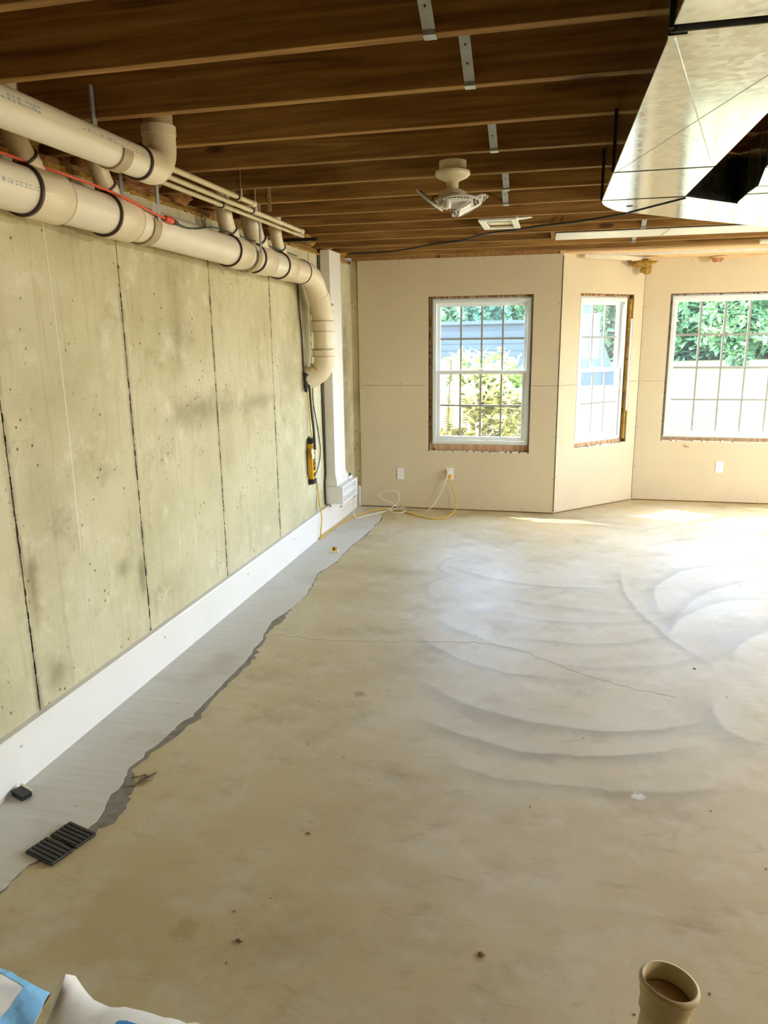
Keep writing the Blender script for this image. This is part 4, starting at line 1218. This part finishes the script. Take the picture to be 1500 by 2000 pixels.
oc = tag(empty('extension_cord', (0, 0, 0)), 'orange extension cord lying on the thick drain pipe and plugged into green cord', 'cord')
rt_ = RM + 0.012
def onpipe(y, ang, extra=0.006):
    return (XM + (rt_ + extra) * math.cos(R(ang)), y, zc(y) + (rt_ + extra) * math.sin(R(ang)))
MB().tube(bezier([onpipe(1.6, 88), onpipe(2.1, 84), onpipe(2.5, 80), onpipe(2.68, 72), onpipe(2.85, 58), onpipe(2.98, 45), onpipe(3.08, 34), onpipe(3.19, 22)], 8), 0.0055, 8).build('cord', M['ocord'], oc, True)
MB().tube([onpipe(3.26, 18, 0.010), onpipe(3.315, 16, 0.010)], [0.013, 0.017], 10).build('plug', M['ocord'], oc, True)
MB().tube(bezier([onpipe(3.19, 22), onpipe(3.23, 20, 0.008), onpipe(3.265, 18, 0.010)], 4), 0.0055, 8).build('cord_end', M['ocord'], oc, True)
o = MB().box((-0.018, -0.001, -0.018), (0.018, 0.001, 0.018)).build('paper_tag', M['white'], oc)
o.location = onpipe(3.20, 34, 0.02)
o.rotation_euler = (0.2, 0.3, 0.5)
gc = tag(empty('extension_cord', (0, 0, 0)), 'thin green cord lying on the drain pipe past the orange plug', 'cord')
MB().tube([onpipe(3.325, 16, 0.010), onpipe(3.375, 15, 0.008)], [0.015, 0.009], 10).build('socket_end', M['gcord'], gc, True)
MB().tube(bezier([onpipe(3.375, 15), onpipe(3.47, 12), onpipe(3.60, 22), onpipe(3.75, 42), onpipe(3.9, 60), onpipe(4.1, 74), onpipe(4.4, 78), onpipe(4.8, 70), onpipe(5.1, 74), onpipe(5.25, 80)], 8), 0.0042, 8).build('cord', M['gcord'], gc, True)

# ------------------------------------------------------------------ things on the floor
mat_ = tag(empty('ridged_pad', (-1.622, 1.912, 0.0), R(-8)), 'black ridged plastic pad lying on the edge of the grey strip', 'pad')
mat_.rotation_euler = (0, 0, R(-16))
for s_ in (-1, 1):
    y = s_ * 0.048
    sl = MB().box((-0.068, y - 0.044, 0.002), (0.068, y + 0.044, 0.012)).build('slab', M['black'], mat_, bevel=0.003)
    for k in range(5):
        yy = y - 0.034 + k * 0.017
        MB().box((-0.064, yy - 0.005, 0.0115), (0.064, yy + 0.005, 0.0155)).build('ridge', M['black'], sl, bevel=0.001)
bl = tag(empty('black_block', (-1.945, 2.118, 0.0035), R(-20)), 'small black plastic block against the white baseboard', 'block')
MB().box((-0.034, -0.022, 0.003), (0.034, 0.022, 0.028)).build('block', M['black'], bl, bevel=0.003)
MB().box((-0.036, 0.016, 0.028), (0.036, 0.024, 0.033)).build('lip', M['ivory'], bl)
yl = tag(empty('yellow_clip', (-1.745, 5.553, 0.003), R(10)), 'small yellow and white cable clip on the grey strip', 'clip')
MB().box((-0.038, -0.028, 0), (0.038, 0.028, 0.012)).build('base', M['ivory'], yl, bevel=0.002)
MB().tube([(-0.02, 0, 0.020), (0.022, 0.004, 0.020)], 0.016, 10).build('clip_body', M['yellow'], yl, True)
MB().tube([(-0.004, 0, 0.022), (0.006, 0, 0.022)], 0.0175, 10).build('band', M['bcord'], yl, True)
tw = tag(empty('twig_litter', (-1.545, 2.315, 0)), 'small scatter of dry twigs beside the dark smear', 'twigs')
for k in range(9):
    a_ = rnd.uniform(0.3, 1.6)
    c = Vector((rnd.uniform(-.04, .04), rnd.uniform(-.045, .045), 0.003))
    d = Vector((math.cos(a_), math.sin(a_), 0)) * rnd.uniform(0.015, 0.045)
    MB().tube([c - d, c + Vector((0.004, -0.003, 0.003)), c + d], 0.0018, 6).build('twig', M['twig'] if k % 3 else M['screw'], tw, True)
def chip(x, y, s_, label, mat, seed, name='floor_chip'):
    s_ *= 0.62
    o = lump(name, (0, 0, s_ * 0.25), s_, s_ * 0.6, s_ * 0.32, mat, None, seed, 10, 0.7)
    o.location = (x, y, 0.0)
    return tag(o, label, 'chip', 'scraps on the bare floor')
chip(-0.841, 1.653, 0.018, 'dark curled scrap on the open floor nearest the bags', M['mortar'], 3)
chip(-0.152, 1.755, 0.020, 'brown crumb lying on the floor left of the pipe stub', M['dirt'], 4)
chip(0.74, 3.83, 0.012, 'tiny black crumb on the pale trowelled floor at right', M['screw'], 5)
chip(-1.62, 2.70, 0.010, 'white flake on the dark smear beside the grey strip', M['white'], 6)
chip(-0.80, 2.15, 0.012, 'dark spot of grit on the open tan floor', M['mortar'], 8)
wcp = tag(MB().box((0, -0.012, 0), (0.05, -0.002, 0.010)).build('wood_shim', M['reveal'], None), 'small wood splinter stuck on drywall below the picture window', 'splinter')
wcp.location = (1.255, YR + 0.0015, 0.585)
wcp.rotation_euler = (0, R(20), 0)

gr = random.Random(3)
gm = MB()
for k in range(90):
    x, y = gr.uniform(-1.9, 1.6), gr.uniform(1.4, 7.0)
    s_ = gr.uniform(0.001, 0.0028)
    gm.box((x - s_, y - s_, 0.0), (x + s_, y + s_ * gr.uniform(.5, 1.5), s_ if x > -1.63 else 0.006 + s_))
go = stuff(gm.build('floor_grit', M['mortar'], floor))

# pipe stub standing out of the floor, bottom right
stub = tag(empty('pipe_stub', (0.284, 1.432, 0.0)), 'dusty plastic pipe stub with rolled rim standing out of the floor', 'pipe')
tilt = Matrix.Rotation(R(7), 4, 'Y') @ Matrix.Rotation(R(-6), 4, 'X')
m = MB().lathe([(0.046, 0.0), (0.046, 0.255), (0.050, 0.280), (0.0575, 0.298), (0.0575, 0.318), (0.0625, 0.320), (0.0640, 0.327), (0.0615, 0.334), (0.0565, 0.335), (0.0535, 0.330), (0.0530, 0.262), (0.0, 0.262)], 40)
o = m.build('pipe', M['stub'], stub, True, angle=60)
m = MB().lathe([(0.0532, 0.290), (0.047, 0.296), (0.035, 0.300), (0.0, 0.302)], 32)
p_ = m.build('test_plug', M['dirt'], stub, True)
stub.rotation_euler = tilt.to_euler()
stub.location = (0.284 - 0.04, 1.432 - 0.035, 0.0)

# two bags, bottom left
def bag(name, cx, cy, sx, sy, h, label, spike=None, blue=True, base_h=0.0):
    root = tag(empty(name, (cx, cy, 0)), label, 'bag')
    nu, nv = 26, 26
    def P(i, j, top):
        u, v = -1 + 2 * i / nu, -1 + 2 * j / nv
        e = (1 - abs(u) ** 3.0) * (1 - abs(v) ** 3.0)
        prof = max(0.0, e) ** 0.45
        zz = h * (0.5 + 0.5 * prof) if top else h * (0.5 - 0.5 * prof)
        px, py = sx * u * (1 - 0.10 * abs(v) ** 2), sy * v * (1 - 0.08 * abs(u) ** 2)
        wr = 0.014 * mnoise.noise(Vector((u * 2.5, v * 2.5, cx * 9))) * prof + 0.010 * mnoise.noise(Vector((u * 6, v * 5, cx)))
        if top:
            zz += wr * 1.5
        if spike:
            du, dv = (u - spike[0]), (v - spike[1])
            k = math.exp(-(abs(du) + abs(dv)) / 0.16)
            zz += spike[2] * k
        return (px, py, max(0.001, zz))
    for part, lo, hi, mat in (('sack', -1.01, 1.01, M['bag']),):
        mb = MB()
        vs_ = [P(i, j, True) for j in range(nv + 1) for i in range(nu + 1)] + [P(i, j, False) for j in range(nv + 1) for i in range(nu + 1)]
        q = (nu + 1) * (nv + 1)
        fs_ = []
        for j in range(nv):
            for i in range(nu):
                a_ = j * (nu + 1) + i
                fs_.append((a_, a_ + 1, a_ + nu + 2, a_ + nu + 1))
                fs_.append((q + a_, q + a_ + nu + 1, q + a_ + nu + 2, q + a_ + 1))
        mb.add(vs_, fs_)
        mb.build(part, mat, root, True, angle=80)
    def overlay(nm, mat, test):
        mb = MB()
        for j in range(nv):
            for i in range(nu):
                u, v = -1 + 2 * (i + .5) / nu, -1 + 2 * (j + .5) / nv
                if test(u, v):
                    qd = [P(i, j, True), P(i + 1, j, True), P(i + 1, j + 1, True), P(i, j + 1, True)]
                    mb.add([(x, y, z + 0.0012) for x, y, z in qd], [(0, 1, 2, 3)])
        if mb.f:
            mb.build(nm, mat, root, True)
    return root, overlay
b1, ov1 = bag('cement_bag', -1.425, 0.955, 0.28, 0.35, 0.24, 'blue and white printed sack at the lower left edge')
ov1('pale_border', M['bagpale'], lambda u, v: v > 0.86 or u > 0.86)
ov1('blue_print', M['bagblue'], lambda u, v: u < 0.66 and v < 0.62)
b2, ov2 = bag('cement_bag', -0.85, 0.93, 0.28, 0.36, 0.20, 'white paper sack with a pinched corner pointing up', spike=(-0.96, 0.96, 0.17))
ov2('blue_print', M['bagblue'], lambda u, v: u > -0.30 and v < 0.74)

# ------------------------------------------------------------------ insulation hanging at the corner of the bay
ic = tag(empty('insulation_scrap', (0.70, 7.60, 2.372)), 'torn yellow insulation scrap drooping over the corner of the bay', 'insulation')
lump('fibreglass', (0.03, 0.18, -0.012), 0.10, 0.10, 0.034, M['insul'], ic, 2, 18, 0.5)
lump('fibreglass', (0.06, 0.25, -0.055), 0.055, 0.05, 0.058, M['insul'], ic, 5, 16, 0.4)
m = MB()
for k in range(40):
    t_ = k / 39
    x, y = -0.52 + 0.60 * t_, -0.30 + 0.52 * t_
    s_ = 0.012 + 0.012 * abs(mnoise.noise(Vector((k * .6, 3, 1))))
    m.box((x - s_, y - s_, 0.028 - s_ * 1.4), (x + s_, y + s_, 0.044))
stuff(m.build('torn_foam', M['gyp'], ic))
ic2 = tag(empty('insulation_paper', (1.55, 7.93, 2.41)), 'crumpled paper facing poking out above the picture window', 'insulation')
lump('paper', (0.0, 0.0, 0.0), 0.20, 0.03, 0.024, M['soffit'], ic2, 11, 18, 0.5)
lump('paper', (-0.14, 0.0, -0.02), 0.05, 0.02, 0.03, M['insulpink'], ic2, 12, 14, 0.6)

# ------------------------------------------------------------------ added fill lamps, out of view
for i, (x, y, pw, colr) in enumerate(FILL_STRIPS):
    s_ = tag(empty('fill_strip', (x, y, ZJ - 0.03)), 'added out-of-view fill strip light ' + ('nearer the bay' if i == 0 else 'farther from the bay'), 'lamp', 'added fill strips')
    MB().box((-0.62, -0.08, -0.02), (0.62, 0.08, 0.028)).build('housing', M['white'], s_)
    MB().box((-0.62, -0.085, -0.05), (-0.61, 0.085, -0.02)).box((0.61, -0.085, -0.05), (0.62, 0.085, -0.02)).build('end_plate', M['white'], s_)
    ld = bpy.data.lights.new('fill_strip_lamp', 'AREA')
    ld.shape = 'RECTANGLE'
    ld.size = 1.2
    ld.size_y = 0.14
    ld.energy = pw
    ld.color = colr
    lo = bpy.data.objects.new('fill_strip_lamp', ld)
    COL.objects.link(lo)
    lo.parent = s_
    lo.location = (0, 0, -0.03)

for i, (x, y, z, pw, colr) in enumerate(FILL_BULBS):
    s_ = tag(empty('fill_bulb', (x, y, z)), 'added out-of-view fill bulb on a short cord', 'lamp')
    MB().tube([(0, 0, 0.09), (0, 0, ZJ - z)], 0.004, 8).build('cord', M['bcord'], s_, True)
    MB().lathe([(0, 0.10), (0.016, 0.10), (0.019, 0.06), (0.019, 0.03), (0, 0.03)], 16).build('socket', M['ivory'], s_, True)
    MB().lathe([(0.012, 0.03), (0.020, 0.01), (0.030, -0.02), (0.024, -0.045), (0, -0.055)], 20).build('bulb', M['led'], s_, True)
    ld = bpy.data.lights.new('fill_bulb_light', 'POINT')
    ld.energy = pw
    ld.color = colr
    ld.shadow_soft_size = 0.03
    lo = bpy.data.objects.new('fill_bulb_light', ld)
    COL.objects.link(lo)
    lo.parent = s_
    lo.location = (0, 0, -0.095)

wx, wy, wz, wp, wc = FILL_STAND
wk = tag(empty('fill_stand_light', (wx, wy, 0)), 'added out-of-view fill light on a tripod stand', 'lamp')
MB().tube([(0, 0, 0.30), (0, 0, wz - 0.10)], 0.014, 12).build('pole', M['black'], wk, True)
for k in range(3):
    a_ = 2 * math.pi * k / 3
    MB().tube([(0, 0, 0.55), (0.30 * math.cos(a_), 0.30 * math.sin(a_), 0.0)], 0.010, 8).build('leg', M['yellow'], wk, True)
MB().lathe([(0, -0.10), (0.03, -0.10), (0.035, -0.04), (0.02, -0.03), (0, -0.03)], 16, (0, 0, wz)).build('lamp_base', M['black'], wk, True)
ld = bpy.data.lights.new('fill_stand_bulb', 'POINT')
ld.energy = wp
ld.color = wc
ld.shadow_soft_size = 0.06
lo = bpy.data.objects.new('fill_stand_bulb', ld)
COL.objects.link(lo)
lo.parent = wk
lo.location = (0, 0, wz + 0.05)

# ------------------------------------------------------------------ outdoors
m = MB()
gx = [-40 + 4 * i for i in range(21)]
gy = [YR + 0.2, 9.5, 12, 16, 20, 25, 30, 36, 44, 60]
def gz(x, y):
    return 0.28 + 0.012 * (y - 8) * (1 if y > 8 else 0) * (0.3 + 0.035 * x) + 0.05 * mnoise.noise(Vector((x * .2, y * .2, 0)))
m.add([(x, y, gz(x, y)) for y in gy for x in gx], [(j * len(gx) + i, j * len(gx) + i + 1, (j + 1) * len(gx) + i + 1, (j + 1) * len(gx) + i) for j in range(len(gy) - 1) for i in range(len(gx) - 1)])
for (xa, xb) in ((-40, -0.62), (4.2, 40)):
    m.add([(xa, YB + 0.2, 0.27), (xb, YB + 0.2, 0.27), (xb, YR + 0.2, 0.27), (xa, YR + 0.2, 0.27)], [(0, 1, 2, 3)])
struct(m.build('lawn', M['lawn'], None, True), 'sun-bleached lawn outside the windows')
m = MB().prism([(XR + 0.17, YF - 8), (40, YF - 8), (40, YB + 0.16), (XR + 0.17, YB + 0.16)], -0.1, 0.0)
struct(m.build('terrain', M['lawn']))

def leaves(name, mat, parent, c, rad, n, size, seed, stretch=1.0, droop=0.3):
    rr = random.Random(seed)
    v, f = [], []
    for k in range(n):
        while True:
            d = Vector((rr.uniform(-1, 1), rr.uniform(-1, 1), rr.uniform(-1, 1)))
            if 0.25 < d.length < 1:
                break
        bump_ = 0.8 + 0.45 * mnoise.noise(d.normalized() * 2.2 + Vector((seed, 0, 0)))
        p = Vector((c[0] + d.x * rad[0] * bump_, c[1] + d.y * rad[1] * bump_, c[2] + d.z * rad[2] * bump_))
        a = Vector((rr.gauss(0, 1), rr.gauss(0, 1), rr.gauss(0, .6))).normalized()
        b = a.cross(Vector((rr.gauss(0, .5), rr.gauss(0, .5), 1))).normalized()
        s_ = size * rr.uniform(.6, 1.4)
        i0 = len(v)
        v += [p - a * s_ * stretch, p + b * s_ * .45, p + a * s_ * stretch, p - b * s_ * .45]
        f.append((i0, i0 + 1, i0 + 2, i0 + 3))
    me = bpy.data.meshes.new(name)
    me.from_pydata([tuple(q) for q in v], [], f)
    me.materials.append(mat)
    o = bpy.data.objects.new(name, me)
    COL.objects.link(o)
    if parent: o.parent = parent
    return stuff(o)
TREES = [(-7.5, 33, 3.2, 'leafB', 'blue-green tree beyond the lawn at the left edge of the first window'), (-3.4, 34, 3.4, 'leafB', 'full blue-green tree filling the top of the first window'), (0.6, 33, 3.0, 'leafA', 'green tree seen through the left of the narrow window'),
         (3.6, 32, 3.0, 'leafA', 'green tree seen between the narrow and the picture window'), (6.4, 31, 3.0, 'leafA', 'leafy tree at the left of the picture window view'), (9.3, 30.5, 3.1, 'leafA', 'leafy tree in the middle of the picture window view'), (12.4, 30, 3.2, 'leafA', 'leafy tree at the right of the picture window view')]
for i, (x, y, r, mt, lab) in enumerate(TREES):
    z0 = gz(x, y)
    t = tag(empty('tree', (x, y, z0)), lab, 'tree', 'trees beyond the lawn')
    MB().tube([(0, 0, -0.2), (0.1, 0, 1.2), (0, 0.1, 3.2)], [0.22, 0.17, 0.08], 10).build('trunk', M['bark'], t, True)
    leaves('foliage', M[mt], t, (0, 0, 2.7), (1.45, 1.4, 3.1), 9000, 0.17, 20 + i)
hg = tag(empty('hedge', (3, 38.5, 0.3)), 'dark hedge line behind the trees beyond the lawn', 'hedge')
leaves('foliage', M['leafA'], hg, (0, 0, 2.0), (24, 1.2, 3.2), 22000, 0.30, 77)
MB().box((-20, -0.2, -0.3), (20, 0.2, 0.8)).build('stems', M['bark'], hg)
# outbuilding
ob = tag(empty('outbuilding', (0, 0, 0)), 'pale blue-grey outbuilding on the lawn seen through the first window', 'shed')
MB().prism([(-4.1, 0.2), (-4.1, 2.02), (0.45, 2.05), (0.45, 0.2)], 22.0, 25.0, lambda x, z, y: (x, y, z)).build('wall', M['siding'], ob)
for k in range(9):
    MB().box((-4.12, 21.975, 0.35 + k * 0.19), (0.47, 22.0, 0.37 + k * 0.19)).build('siding_lap', M['siding'], ob)
MB().prism([(0.45, 0.2), (0.45, 2.9), (0.55, 2.9), (1.5, 0.5), (1.5, 0.2)], 21.6, 25.0, lambda x, z, y: (x, y, z)).build('lean_to', M['siding'], ob)
MB().prism([(-4.3, 2.02), (-4.3, 2.12), (0.6, 2.15), (0.6, 2.05)], 21.8, 25.2, lambda x, z, y: (x, y, z)).build('roof_edge', M['siding'], ob)
# shrubs just outside
bs = tag(empty('shrub', (-1.2, 9.6, 0.3)), 'bright sunlit shrub filling the lower half of the first window', 'shrub')
leaves('foliage', M['leafC'], bs, (0.2, 0.2, 0.35), (1.2, 0.5, 0.75), 3600, 0.055, 5, 1.4)
leaves('foliage', M['leafD'], bs, (0.1, 0.5, 0.75), (1.0, 0.45, 0.55), 1200, 0.07, 6, 1.5)
st = MB()
for k in range(14):
    x, y = rnd.uniform(-1, 1.2), rnd.uniform(-.2, .5)
    st.tube([(x, y, -0.05), (x + rnd.uniform(-.1, .1), y, 0.5), (x + rnd.uniform(-.2, .2), y, 0.95)], 0.006, 5)
st.build('stems', M['bark'], bs)
fr_ = tag(empty('tall_frond', (-1.28, 8.6, 0.3)), 'pale upright frond rising at the left of the first window', 'plant')
MB().tube([(0, 0, 0), (0.02, 0, 0.6), (0.05, 0, 1.15)], 0.008, 6).build('stem', M['bark'], fr_)
fv = MB()
for k in range(26):
    z = 0.35 + k * 0.03
    for s_ in (-1, 1):
        L_ = 0.22 - 0.004 * k
        fv.add([(0.03, 0, z), (0.03 + s_ * L_ * .5, 0.02, z + 0.05), (0.03 + s_ * L_, 0, z + 0.03), (0.03 + s_ * L_ * .5, -0.02, z + 0.015)], [(0, 1, 2, 3)])
stuff(fv.build('leaflets', M['leafC'], fr_))
for i, (x, y, lab) in enumerate(((1.33, 9.2, 'small green sprig outside the picture window, nearer its left corner'), (1.62, 9.4, 'small green sprig outside the picture window, second from its left corner'))):
    sp = tag(empty('sprig', (x, y, 0.28)), lab, 'plant', 'sprigs outside the picture window')
    sm_, lv = MB(), MB()
    for k in range(5):
        a_ = k * 1.3
        tip = Vector((0.10 * math.cos(a_), 0.10 * math.sin(a_), 0.42 + 0.03 * k))
        sm_.tube([(0, 0, 0), tip * 0.5 + Vector((0, 0, .06)), tip], 0.004, 5)
        for q in range(5):
            p = tip * (0.55 + 0.1 * q)
            d = Vector((math.cos(a_ + q * 2), math.sin(a_ + q * 2), 0.3)) * 0.07
            n2 = Vector((-d.y, d.x, 0)) * 0.25
            lv.add([p, p + d * .5 + n2, p + d, p + d * .5 - n2], [(0, 1, 2, 3)])
    sm_.build('stems', M['bark'], sp)
    stuff(lv.build('leaves', M['leafD'], sp))
